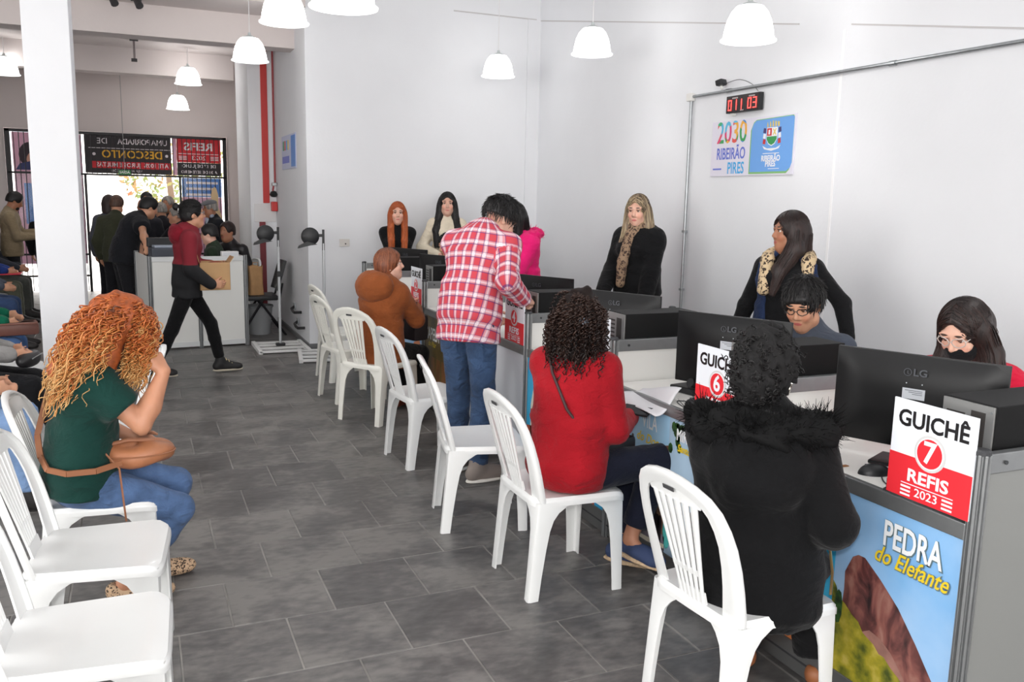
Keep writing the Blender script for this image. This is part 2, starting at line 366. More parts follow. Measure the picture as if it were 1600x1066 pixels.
o = lf.build('foliage', ramp_mat('foliage', [(.3, (70, 96, 40)), (.5, (104, 108, 50)), (.68, (140, 84, 56))], nscale=1.6), tr); o['kind'] = 'stuff'

# ---------------------------------------------------------------- pendant lamps
def acrylic():
    m = bpy.data.materials.new('lamp_acrylic'); m.use_nodes = True; nt = m.node_tree; nt.nodes.remove(nt.nodes['Principled BSDF'])
    out = nt.nodes['Material Output']; em = nd(nt, 'ShaderNodeEmission'); em.inputs[0].default_value = (1, .99, .97, 1); em.inputs[1].default_value = 4.0
    tp = nd(nt, 'ShaderNodeBsdfTransparent'); tp.inputs[0].default_value = (1, 1, 1, 1)
    mx = nd(nt, 'ShaderNodeMixShader'); mx.inputs[0].default_value = .25
    nt.links.new(em.outputs[0], mx.inputs[1]); nt.links.new(tp.outputs[0], mx.inputs[2]); nt.links.new(mx.outputs[0], out.inputs[0])
    return m
ACR = acrylic(); CAPM = mat('lamp_cap', (188, 194, 194), .4); CORD = mat('lamp_cord', (226, 224, 224), .6); BULB = mat('bulb', (255, 252, 245), .4, emit=9.0)
prof = [(.045, .215), (.085, .205), (.115, .17), (.138, .12), (.152, .06), (.160, .008)]
n_ = 48; ribs = MB(); vs_ = []
for r_, z_ in prof:
    for k in range(n_): vs_.append(((r_ + (.0016 if k % 2 else 0)) * math.cos(2 * PI * k / n_), (r_ + (.0016 if k % 2 else 0)) * math.sin(2 * PI * k / n_), z_))
ribs.add(vs_, [(i * n_ + k, i * n_ + (k + 1) % n_, (i + 1) * n_ + (k + 1) % n_, (i + 1) * n_ + k) for i in range(len(prof) - 1) for k in range(n_)])
LME = dict(shade=(ribs.mesh('shade', True), ACR), rim=(MB().lathe([(.158, .012), (.178, 0), (.176, -.008), (.157, .002), (.158, .012)], 48).mesh('rim', True), mat('lamp_rim', (245, 246, 246), .2, emit=.9)),
           cap=(MB().lathe([(0, .262), (.012, .26), (.018, .235), (.05, .222), (.06, .21), (.05, .20), (0, .20)], 24).mesh('cap', True), CAPM),
           bulb=(MB().lathe([(0, .19), (.02, .185), (.022, .15), (.035, .11), (.03, .075), (0, .062)], 16).mesh('bulb', True), BULB))
def lamp(p, top, lab, pw=1.0):
    t = thing('pendant_lamp', lab, 'lamp', p, 0, 'domed pendant lamps')
    for k in ('shade', 'rim', 'cap', 'bulb'): link(k, LME[k][0], LME[k][1], t)
    MB().tube([(0, 0, .255), (0, 0, top - p[2])], .004, 6).build('cord', CORD, t)
    l = bpy.data.lights.new('lamp_light', 'POINT'); l.energy = LAMP_POWER * pw; l.shadow_soft_size = .05; l.color = (1, .985, .96)
    lo = bpy.data.objects.new('lamp_light', l); COL.objects.link(lo); lo.parent = t; lo.location = (0, 0, .12)
    return t
for p, top, lab in [((-1.45, 13.1, 3.10), 3.56, 'white domed pendant lamp half hidden behind the white column'),
                    ((1.09, 9.03, 2.93), 3.54, 'white domed pendant lamp hanging in front of the red wall strip'),
                    ((1.05, 6.67, 2.88), 4.4, 'white domed pendant lamp cut by the top edge, left of the largest one'),
                    ((1.03, 4.63, 2.61), 4.4, 'largest white domed pendant lamp, only its rim showing at the top edge'),
                    ((.73, 12.74, 3.09), 3.56, 'white domed pendant lamp above the gate banners, the higher of two'),
                    ((.69, 15.0, 2.95), 3.56, 'smallest white domed pendant lamp just above the red banner'),
                    ((3.56, 8.70, 2.925), 4.4, 'white domed pendant lamp in front of the far wall corner'),
                    ((3.64, 6.79, 2.89), 4.4, 'white domed pendant lamp, middle of the three before the white wall'),
                    ((3.66, 4.72, 2.69), 4.4, 'white domed pendant lamp hanging above the red number display'),
                    ((1.0, 2.0, 2.75), 4.4, 'white domed pendant lamp above the front chairs'), ((3.6, 1.8, 2.75), 4.4, 'white domed pendant lamp over the nearest counter booth'),  # from here on: unseen lamps continuing the rows, added to light the foreground
                    ((-1.9, 2.4, 2.8), 4.4, 'white domed pendant lamp left of the front chairs'), ((-1.9, 6.2, 2.85), 4.4, 'white domed pendant lamp over the left seating'),
                    ((-1.9, 9.2, 2.85), 3.54, 'white domed pendant lamp over the far left seating'), ((-.3, -1.4, 2.8), 4.4, 'white domed pendant lamp behind the viewer'), ((2.6, -3.6, 2.8), 4.4, 'white domed pendant lamp behind the viewer on the right'), ((-2.4, -3.6, 2.8), 4.4, 'white domed pendant lamp behind the viewer on the left')]:
    lamp(p, top, lab, .06 if p[1] == 8.70 else 1.0)
# small ceiling fittings at the top left
t = thing('ceiling_bracket', 'small dark pipe bracket under the entrance ceiling beam', 'bracket', (.08, 12.4, 3.30))
MB().box(-.05, .05, -.03, .03, .235, .26).build('plate', mat('dark_fitting', (60, 58, 60), .5), t); MB().tube([(0, 0, .24), (0, 0, .02)], .014, 8).build('stem', mat('pale_pipe', (160, 150, 150), .5), t); MB().box(-.04, .03, -.02, .02, -.02, .02, .004).build('clip', mat('dark_fitting', (60, 58, 60), .5), t)
t = thing('beam_spotlights', 'pair of dark spotlights fixed under the upper beam', 'spotlight', (0.0, 9.6, 3.43))
for x in (-.12, .10):
    MB().box(x - .05, x + .05, -.05, .05, .06, .11, .006).build('housing', mat('dark_fitting', (60, 58, 60), .5), t)
    MB().tube([(x, 0, .07), (x + .03, -.05, .0)], [.03, .038], 10).build('head', mat('dark_fitting', (60, 58, 60), .5), t)
# ================================================================ service counter
ALU = mat('aluminium', (150, 152, 153), .38, metal=.75, var=.05, vscale=20)
ALUD = mat('aluminium_groove', (70, 72, 74), .5, metal=.5)
PANEL = mat('white_panel', (226, 226, 222), .45)
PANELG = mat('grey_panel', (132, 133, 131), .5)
TOPM = mat('worktop_laminate', (236, 234, 230), .35)
CAPD = mat('dark_plastic', (52, 53, 56), .5)
BX, BY = 2.09, 1.575
SKY1 = ramp_mat('print_sky', [(.3, (120, 176, 226)), (.7, (178, 206, 236))], scale=(1, 1, 1), nscale=2.5, rough=.35)
SKY2 = ramp_mat('print_turquoise', [(.3, (32, 150, 206)), (.7, (70, 184, 224))], nscale=3, rough=.35)
SKY3 = ramp_mat('print_pale_sky', [(.3, (140, 190, 224)), (.7, (176, 212, 236))], nscale=2, rough=.35)
ROCK = ramp_mat('print_rock', [(.34, (40, 26, 28)), (.47, (98, 56, 54)), (.58, (136, 84, 76)), (.72, (160, 116, 104))], scale=(1, 2.2, 1), nscale=7, detail=9, rough=.4, distort=.8)
GRASS = ramp_mat('print_grass', [(.33, (62, 74, 22)), (.47, (128, 126, 34)), (.58, (160, 148, 40)), (.7, (186, 168, 78))], nscale=16, detail=8, rough=.4)
LEAF = ramp_mat('print_leaves', [(.35, (20, 40, 20)), (.6, (52, 92, 40))], nscale=40, rough=.4)
STONE = ramp_mat('print_street', [(.35, (92, 88, 104)), (.65, (146, 138, 150))], nscale=6, rough=.4)
BRICKP = ramp_mat('print_facade', [(.35, (90, 52, 44)), (.6, (168, 136, 112))], nscale=5, rough=.4)
CREAM = mat('print_cream', (222, 214, 196), .4); ORANGE = mat('print_orange', (206, 122, 70), .4); TERRA = mat('print_terracotta', (176, 84, 60), .4)
LETW = mat('print_letter_white', (240, 242, 244), .4); LETY = mat('print_letter_yellow', (232, 200, 40), .4); GLOW = mat('print_letter_shadow', (94, 116, 124), .4)
LETB = mat('print_letter_black', (26, 24, 26), .4); DARKP = mat('print_silhouette', (38, 32, 36), .4); TEAL = mat('print_teal', (84, 190, 184), .4); BLUEP = mat('print_cloth_blue', (50, 56, 150), .4)
OLIVE = ramp_mat('print_olive', [(.3, (70, 62, 40)), (.7, (128, 108, 64))], nscale=5, rough=.4)
WHITEP = mat('print_poster_white', (222, 226, 232), .4)
def ppoly(par, name, pts, m, layer, Y0):
    """pts: (world Y, z) outline on the counter front"""
    x = -.004 - .0009 * layer
    return MB().prism([(y - Y0, z) for y, z in pts], x, x + .0007, lambda u, v, w: (w, u, v)).build(name, m, par)
def ptext(par, t, y, z, size, m, layer, Y0, **kw):
    return put_text('lettering', t, m, par, (-.0045 - .0009 * layer, y - Y0, z), (0, -1, 0), (0, 0, 1), size=size, extr=.0003, **kw)
def prect(par, name, y1, y0, z0, z1, m, layer, Y0): return ppoly(par, name, [(y1, z0), (y0, z0), (y0, z1), (y1, z1)], m, layer, Y0)
def ell(cy, cz, ry, rz, n=14, ph=0): return [(cy + ry * math.cos(2 * PI * k / n + ph), cz + rz * math.sin(2 * PI * k / n + ph)) for k in range(n)]
_post = MB()
for k in range(8):
    a = 2 * PI * k / 8 + PI / 8; _post.box(-.007, .007, -.004, .004, 0, .992, .0015, rot=Matrix.Rotation(a, 3, 'Z'), at=(.0165 * math.cos(a), .0165 * math.sin(a), 0))
_post.lathe([(.0145, 0), (.0145, .99)], 12)
POSTM = _post.mesh('post'); CAPME = MB().lathe([(0, 1.006), (.018, 1.006), (.023, 1.0), (.023, .99), (0, .99)], 12).mesh('cap')
def post(par, x, y):
    p = link('post', POSTM, ALU, par, (x, y, 0)); link('post_cap', CAPME, CAPD, p)
def divider(par, ly, m=PANEL, x1=1.0):
    MB().box(.02, x1 - .02, ly - .008, ly + .008, .07, .935).build('side_panel', m, par)
    r = MB().box(.018, x1 - .018, ly - .014, ly + .014, .935, .992, .003).build('side_rail', ALU, par)
    MB().lathe([(0, 0), (.006, 0), (.006, .003), (0, .003)], 10).build('screw', ALUD, r).matrix_local = plane_mat((.075, ly - .0165, .965), (1, 0, 0), (0, 0, 1))
    MB().box(.018, x1 - .018, ly - .014, ly + .014, .02, .07, .003).build('side_rail', ALU, par)
    post(par, x1, ly)
labs = ['white counter booth with an elephant rock poster, nearest to the viewer', 'white counter booth with viewpoint and village posters behind the black coat', 'white counter booth with a church tower poster behind the red sweater',
        'white counter booth with a plain white front beside the plaid shirt', 'white counter booth with an olive chapel poster, left of the plaid shirt', 'white counter booth behind the brown hooded jacket, second from the far end', 'farthest white counter booth by the far wall']
for k in range(7):
    Y0 = BY + k
    t = thing('service_counter', labs[k], 'counter', (BX, Y0, 0), 0, 'counter booths')
    MB().box(.0, .62, .02, .98, .757, .785, .003).build('worktop', TOPM, t)
    MB().box(-.012, .012, .02, .98, .737, .786, .003).build('front_rail', ALU, t)
    MB().box(-.011, .011, .02, .98, .012, .118, .003).build('kick_rail', ALUD if False else mat('aluminium_dull', (112, 113, 113), .45, metal=.6), t)
    MB().box(-.014, -.010, .02, .98, .06, .066).build('kick_groove', ALUD, t)
    fp = MB().box(-.003, .003, .02, .98, .115, .74).build('front_panel', WHITEP, t)
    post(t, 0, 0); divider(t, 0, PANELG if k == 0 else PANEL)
    if k == 6: post(t, 0, 1.0); divider(t, 1.0)
    y1, y0, ym = Y0 + .98, Y0 + .02, Y0 + .487
    if k == 0:
        prect(fp, 'poster', y1, ym, .116, .738, SKY2, 0, Y0); prect(fp, 'poster', ym, y0, .116, .738, SKY1, 0, Y0)
        ppoly(fp, 'rock', [(2.015, .47), (1.988, .53), (1.966, .545), (1.939, .546), (1.871, .501), (1.796, .441), (1.72, .357), (1.654, .275), (1.6, .13), (1.72, .118), (1.97, .12), (2.02, .3), (2.013, .409)], ROCK, 1, Y0)
        ppoly(fp, 'boulder', [(1.925, .301), (1.895, .32), (1.85, .313), (1.803, .285), (1.755, .238), (1.70, .15), (1.72, .118), (1.93, .118)], mat('print_boulder', (150, 108, 98), .4, var=.25, vscale=20), 2, Y0)
        ppoly(fp, 'grass_slope', [(2.06, .118), (2.06, .42), (2.045, .405), (2.03, .372), (2.004, .362), (1.97, .338), (1.942, .327), (1.92, .300), (1.90, .292), (1.873, .282), (1.85, .262), (1.83, .262), (1.80, .24), (1.77, .225), (1.74, .205), (1.69, .118)], GRASS, 3, Y0)
        ppoly(fp, 'shrub', ell(2.03, .34, .018, .06, 9), LEAF, 4, Y0)
        ptext(fp, 'PEDRA', 1.765, .652, .115, GLOW, 2, Y0, bold=.0045, sx=.62); ptext(fp, 'PEDRA', 1.767, .654, .115, LETW, 3, Y0, bold=.002, sx=.62)
        ptext(fp, 'do Elefante', 1.765, .582, .075, GLOW, 4, Y0, bold=.003, shear=.35, sx=.80); ptext(fp, 'do Elefante', 1.767, .5835, .075, LETY, 5, Y0, bold=.0008, shear=.35, sx=.80)
        ppoly(fp, 'statue_arm', [(2.17, .42), (2.155, .415), (2.135, .45), (2.11, .465), (2.105, .505), (2.085, .525), (2.10, .53), (2.12, .51), (2.125, .475), (2.15, .46)], mat('print_statue', (150, 168, 176), .4), 1, Y0)
        prect(fp, 'ground_print', 2.3, ym, .118, .2, ORANGE, 1, Y0); ppoly(fp, 'bush_print', [(2.06, .2), (2.3, .2), (2.3, .26), (2.2, .29), (2.13, .25), (2.06, .27)], DARKP, 1, Y0)
    elif k == 1:
        prect(fp, 'poster', y1, ym, .116, .738, SKY3, 0, Y0); prect(fp, 'poster', ym, y0, .116, .738, mat('print_mist', (166, 192, 214), .4, var=.06, vscale=5), 0, Y0)
        ptext(fp, 'VILA', 3.22, .672, .10, LETW, 1, Y0, bold=.0005, sx=.62); ptext(fp, 'do Doce', 3.22, .592, .062, LETY, 2, Y0, bold=.0008, shear=.3, sx=.95)
        ppoly(fp, 'lamp_post_print', [(3.362, .43), (3.356, .43), (3.356, .565), (3.37, .57), (3.365, .585), (3.352, .585), (3.348, .57), (3.362, .565)], DARKP, 1, Y0)
        ppoly(fp, 'roof_line', [(3.53, .47), (3.06, .556), (3.06, .548), (3.53, .458)], mat('print_wire', (150, 140, 170), .4), 1, Y0)
        ppoly(fp, 'gable_print', [(3.123, .589), (3.06, .608), (3.06, .50)], BRICKP, 1, Y0)
        ppoly(fp, 'village_print', [(3.54, .12), (3.06, .12), (3.06, .30), (3.14, .34), (3.26, .33), (3.4, .42), (3.54, .40)], BRICKP, 1, Y0)
        ppoly(fp, 'street_print', [(3.54, .12), (3.06, .12), (3.06, .19), (3.2, .21), (3.54, .2)], STONE, 2, Y0); ppoly(fp, 'kerb_print', [(3.54, .118), (3.2, .118), (3.06, .135), (3.06, .155), (3.2, .14)], CREAM, 3, Y0)
        for y, m_ in ((3.165, BLUEP), (3.12, DARKP), (3.10, DARKP), (3.28, DARKP)): ppoly(fp, 'figure_print', [(y - .012, .16), (y + .012, .16), (y + .016, .25), (y + .006, .275), (y - .006, .275), (y - .016, .25)], m_, 3, Y0)
        for dz in (0, .085, .17): prect(fp, 'door_print', 3.33 - dz, 3.30 - dz, .2, .3, DARKP, 2, Y0)
        for a in range(16): 
            s_ = random.Random(a); ppoly(fp, 'leaf_print', ell(3.0 + s_.uniform(-.05, .05) if a > 4 else 2.9 + s_.uniform(-.05, .05), .60 + .11 * s_.random() if a % 2 else .70, .017, .024, 7, a), LEAF, 1 + (a % 2), Y0)
        ptext(fp, 'MIRANTE', 2.90, .672, .068, LETW, 4, Y0, bold=.002, sx=.72); ptext(fp, 'Santo', 2.945, .618, .045, LETY, 4, Y0, bold=.001, shear=.2, sx=.9)
        ppoly(fp, 'teal_print', ell(3.045, .22, .03, .08, 12), TEAL, 2, Y0)
    elif k == 2:
        prect(fp, 'poster', y1, y0, .116, .738, SKY2, 0, Y0)
        ppoly(fp, 'tower_print', [(4.50, .118), (4.35, .118), (4.35, .56), (4.37, .60), (4.385, .655), (4.41, .72), (4.43, .655), (4.455, .62), (4.47, .56), (4.50, .46)], CREAM, 1, Y0)
        ppoly(fp, 'spire_print', [(4.46, .60), (4.37, .60), (4.41, .725)], TERRA, 2, Y0); prect(fp, 'belfry_print', 4.43, 4.40, .47, .54, DARKP, 2, Y0); prect(fp, 'band_print', 4.5, 4.36, .42, .44, TERRA, 2, Y0); prect(fp, 'band_print', 4.47, 4.36, .585, .60, TERRA, 2, Y0)
        ppoly(fp, 'roof_print', [(4.55, .118), (3.7, .118), (3.7, .3), (4.3, .36), (4.55, .33)], TERRA, 1, Y0)
    elif k == 3:
        prect(fp, 'poster', y1, y0, .116, .738, WHITEP, 0, Y0); prect(fp, 'footer_print', Y0 + .35, y0, .16, .2, BLP, 1, Y0)
    elif k == 4:
        prect(fp, 'poster', y1, y0, .116, .738, OLIVE, 0, Y0); ptext(fp, 'CAPELA', 6.36, .595, .135, LETW, 1, Y0, bold=.002, sx=.7); ptext(fp, 'do Pilar', 6.36, .52, .06, LETY, 2, Y0, shear=.3)
        for i in range(7): prect(fp, 'plank_print', 6.52 - .13 * i, 6.43 - .13 * i, .118, .42, ramp_mat('print_wood', [(.3, (96, 62, 40)), (.7, (150, 104, 66))], nscale=6, rough=.4), 1, Y0)
    elif k == 5:
        prect(fp, 'poster', y1, y0, .116, .738, SKY1, 0, Y0); ppoly(fp, 'orange_print', [(6.95, .118), (6.6, .118), (6.6, .4), (6.7, .5), (6.85, .46), (6.95, .3)], ORANGE, 1, Y0)
    else: prect(fp, 'poster', y1, y0, .116, .738, SKY3, 0, Y0)

# ---------------------------------------------------------------- booth signs
RSG = mat('sign_red', (222, 44, 54), .4); WSG = mat('sign_white', (232, 236, 242), .4); GSG = mat('sign_ring', (206, 206, 206), .4)
slabs = ['number seven counter sign, the nearest and largest', 'number six counter sign half hidden by the afro bun', 'number five counter sign hidden behind the curly brown hair', 'number four counter sign under the plaid sleeve', 'number three counter sign behind the plaid shirt', 'number two counter sign beside the brown hooded jacket', 'number one counter sign at the far end']
for k, num in enumerate('7654321'):
    Y0 = BY + k
    s = thing('booth_sign', 'white and red ' + slabs[k], 'sign', (2.068, Y0 + .145, .80), 0, 'numbered counter signs')
    pl = MB().box(-.003, .003, -.142, .142, 0, .292, .001).build('plate', WSG, s)
    MB().box(-.0042, -.0032, -.142, .142, 0, .128).build('red_field', RSG, s)
    def st(t_, y, z, size, m, lay, **kw): return put_text('lettering', t_, m, s, (-.0042 - .0008 * lay, y, z), (0, -1, 0), (0, 0, 1), size=size, extr=.0003, **kw)
    st('GUICHÊ', 0, .236, .068, LETB, 1, bold=.0016, sx=.98)
    for r_, m_, l_ in ((.054, GSG, 1), (.047, WSG, 2), (.043, RSG, 3)):
        MB().lathe([(0, .0006), (r_, .0006), (r_, 0)], 28).build('disc', m_, s).matrix_local = plane_mat((-.0035 - .0008 * l_, 0, .152), (0, -1, 0), (0, 0, 1))
    st(num, 0, .152, .088, WSG, 4, bold=.0022); st('REFIS', 0, .070, .052, WSG, 1, bold=.0014, sx=1.22)
    st('2023', 0, .024, .036, WSG, 1, bold=.0002, sx=1.15)
    MB().box(-.0056, -.0048, -.09, .09, .043, .0455).build('rule', WSG, s)
    for sg in (-1, 1):
        for z in (.010, .022, .034): MB().box(-.0056, -.0048, min(sg * .055, sg * .09), max(sg * .055, sg * .09), z - .003, z + .003).build('bar_mark', WSG, s)

# ---------------------------------------------------------------- monitors and computers
MONB = mat('monitor_back', (10, 10, 12), .45, spec=.35, bump=.02, bscale=300); SCR = mat('screen', (18, 20, 24), .15); LOGO = mat('logo_grey', (74, 76, 82), .4); STK = mat('sticker', (196, 200, 206), .5); STK2 = mat('sticker_ink', (92, 96, 104), .5)
def make_monitor():
    t = thing('monitor', '', 'monitor')
    # local: +Y to the viewer's side (the back), width along X, screen towards -Y
    m = MB()
    def shell(u, v):
        x = (u - .5) * .545; z = .055 + v * .322
        e = min(u, 1 - u) * .545; e2 = min(v, 1 - v) * .322; d = .010 + .030 * min(1, (min(e, e2) / .09)) ** .6
        return (x, d, z)
    m.grid(shell, 14, 10); m.box(-.2735, .2735, -.004, .011, .053, .379, .003)
    m.build('housing', MONB, t, True, 50)
    MB().box(-.268, .268, -.0062, -.0042, .066, .373).build('screen', SCR, t)
    MB().box(-.03, .03, .03, .05, .0, .16, .006).build('stand_neck', MONB, t); MB().box(-.11, .11, -.05, .10, 0, .012, .005).build('stand_base', MONB, t)
    lg = MB(); lg.lathe([(.011, .0005), (.013, .0005), (.013, 0), (.011, 0), (.011, .0005)], 18); lg.box(-.001, .001, -.006, .006, 0, .0006); lg.box(-.001, .006, -.006, -.004, 0, .0006)
    lg.build('logo_mark', LOGO, t).matrix_local = plane_mat((.024, .0408, .322), (-1, 0, 0), (0, 0, 1))
    put_text('logo_letters', 'LG', LOGO, t, (-.016, .041, .322), (-1, 0, 0), (0, 0, 1), size=.034, bold=.0006, sx=1.1, extr=.0003)
    sk = MB().box(-.036, .036, .0405, .0412, .232, .268).build('rating_sticker', STK, t)
    for i, z in enumerate((.26, .254, .248)): MB().box(-.028, .028 - .012 * i, .0412, .0416, z, z + .002).build('print_line', STK2, sk)
    for x in (-.025, .025): MB().lathe([(0, .001), (.0022, .001), (.0022, 0)], 8).build('screw', STK, t).matrix_local = plane_mat((x, .0408, .285), (-1, 0, 0), (0, 0, 1))
    return t
mon0 = make_monitor()
mlabs = ['black monitor with logo and sticker at the nearest booth', 'black monitor behind the number six sign, partly hidden by an afro bun', 'black monitor between the curly brown hair and the black scarfed coat', 'black monitor in front of the pink jacket',
         'black monitor hidden behind the plaid shirt', 'black monitor beside the number two counter sign', 'black monitor in front of the long red haired woman']
for k in range(7):
    o = mon0 if k == 0 else copy_tree(mon0)
    o.location = (2.40, BY + k + .50, .785); o.rotation_euler = (0, 0, R(90 + 25)); tag(o, mlabs[k], 'monitor', 'counter monitors')
PCB = mat('pc_black', (9, 9, 10), .7, spec=.3, bump=.03, bscale=200); PCG = mat('pc_steel', (150, 150, 148), .4, metal=.6); PCD = mat('pc_slots', (48, 44, 42), .6)
def make_pc():
    t = thing('computer_tower', '', 'computer')   # origin bottom, back face towards -X
    MB().box(0, .42, 0, .175, 0, .325, .004).build('case', PCB, t)
    b = MB().box(-.006, .002, .004, .171, .004, .321, .001).build('back_plate', PCG, t)
    MB().box(-.008, -.0055, .03, .075, .16, .30).build('port_block', PCD, b)
    for i in range(5): MB().box(-.0085, -.0055, .095, .155, .20 + .02 * i, .207 + .02 * i).build('vent_slot', PCD, b)
    for i in range(4): MB().box(-.0085, -.0055, .03, .15, .03 + .028 * i, .045 + .028 * i).build('slot_cover', PCD, b)
    MB().box(.405, .4215, .05, .09, .24, .30, .001).build('badge', STK, t)
    for z in (.02, .305): MB().lathe([(0, .002), (.004, .002), (.004, 0)], 8).build('screw', ALU, b).matrix_local = plane_mat((-.006, .012, z), (0, -1, 0), (0, 0, 1))
    return t
pc0 = make_pc()
plabs = ['black computer tower with steel back behind the GUICHÊ 7 sign', 'black computer tower in front of the man in black glasses', 'black computer tower right of the curly brown hair', 'black computer tower beside the plaid sleeve cuff', 'black computer tower hidden behind the plaid shirt', 'black computer tower behind the GUICHÊ 2 sign', 'black computer tower at the farthest booth']
for k in range(7):
    o = pc0 if k == 0 else copy_tree(pc0)
    o.location = (2.17, BY + k + .03, .785); tag(o, plabs[k], 'computer', 'computer towers on the counters')
# ---------------------------------------------------------------- small things on the worktops
DP = mat('black_device', (26, 27, 30), .45); WIRE = mat('black_wire', (40, 40, 42), .5)
def mouse(p, rz, lab):
    t = thing('computer_mouse', lab, 'mouse', p, rz); m = MB()
    m.grid(lambda u, v: (.031 * math.cos(2 * PI * u) * math.sin(PI / 2 * v) * (1 + .06 * math.cos(4 * PI * u)), .055 * math.sin(2 * PI * u) * math.sin(PI / 2 * v), .036 * math.cos(PI / 2 * v)), 24, 8)
    m.build('shell', DP, t, True, 180); MB().box(-.003, .003, .018, .034, .026, .034, .002).build('wheel', mat('wheel_grey', (80, 80, 82), .5), t)
    return t
mouse((2.19, 2.03, .785), R(70), 'black computer mouse on the nearest worktop left of the monitor')
mouse((2.20, 3.03, .785), R(60), 'black computer mouse under the second nearest monitor')
def wire(lab, pts):
    # smooth the polyline
    P = [Vector(p) for p in pts]; out = []
    for i in range(len(P) - 1):
        p0, p1, p2, p3 = P[max(i - 1, 0)], P[i], P[i + 1], P[min(i + 2, len(P) - 1)]
        for s in np.linspace(0, 1, 6, endpoint=False):
            out.append(.5 * ((2 * p1) + (p2 - p0) * s + (2 * p0 - 5 * p1 + 4 * p2 - p3) * s * s + (3 * p1 - p0 - 3 * p2 + p3) * s ** 3))
    out.append(P[-1])
    return tag(MB().tube(out, .0022, 6).build('cable', WIRE, None, True), lab, 'cable')
wire('thin black cable looping over the nearest worktop', [(2.18, 1.99, .788), (2.14, 1.93, .788), (2.16, 1.86, .788), (2.24, 1.80, .788), (2.20, 1.74, .788), (2.17, 1.72, .788)])
wire('thin black cable curling on the worktop near the black fur', [(2.24, 3.05, .788), (2.16, 3.12, .788), (2.12, 3.0, .788), (2.18, 2.93, .788), (2.12, 2.86, .788)])
wire('thin black cable on the worktop beside the plaid elbow', [(2.22, 4.95, .788), (2.14, 4.98, .788), (2.11, 4.9, .788), (2.2, 4.82, .788)])
t = thing('stapler', 'black stapler lying on the nearest worktop by the sign', 'stapler', (2.20, 1.78, .785), R(75))
MB().box(-.02, .02, -.06, .06, 0, .012, .004).build('base', DP, t); MB().box(-.017, .017, -.055, .058, .018, .042, .007).build('arm', DP, t); MB().box(-.012, .012, -.05, -.03, .01, .02).build('hinge', DP, t)
t = thing('webcam', 'small black boxy device at the worktop edge beside the GUICHÊ 7 sign', 'device', (2.13, 1.88, .785), R(20))
MB().box(-.03, .03, -.025, .025, .006, .045, .008).build('body', DP, t); MB().box(-.034, .034, -.02, .03, 0, .008, .003).build('foot', DP, t)
t = thing('desk_phone', 'black desk phone on the worktop left of the second monitor', 'phone', (2.36, 3.27, .785), R(100))
MB().box(-.08, .08, -.09, .09, 0, .03, .008).build('base', DP, t); MB().tube([(-.05, -.09, .06), (-.05, -.05, .045), (-.05, .05, .045), (-.05, .09, .06)], [.022, .016, .016, .022], 10).build('handset', DP, t, True)
t = thing('tape_dispenser', 'black tape dispenser on the worktop behind the GUICHÊ 2 sign', 'dispenser', (2.17, 6.98, .785), R(80))
MB().box(-.03, .03, -.06, .07, 0, .035, .008).build('base', DP, t); MB().lathe([(.018, -.012), (.035, -.012), (.035, .012), (.018, .012), (.018, -.012)], 16, (0, 0, .055)).build('reel', DP, t)
o = MB().box(2.12, 2.17, 2.12, 2.135, .7855, .7885, .001).build('wooden_clip', mat('amber', (140, 92, 50), .4)); tag(o, 'small brown clip on the front edge of the nearest worktop', 'clip')
o = MB().box(2.26, 2.52, 1.88, 2.1, .7853, .787).build('paper_sheet', mat('paper', (236, 238, 246), .7)); tag(o, 'white paper sheet under the nearest monitor', 'paper')

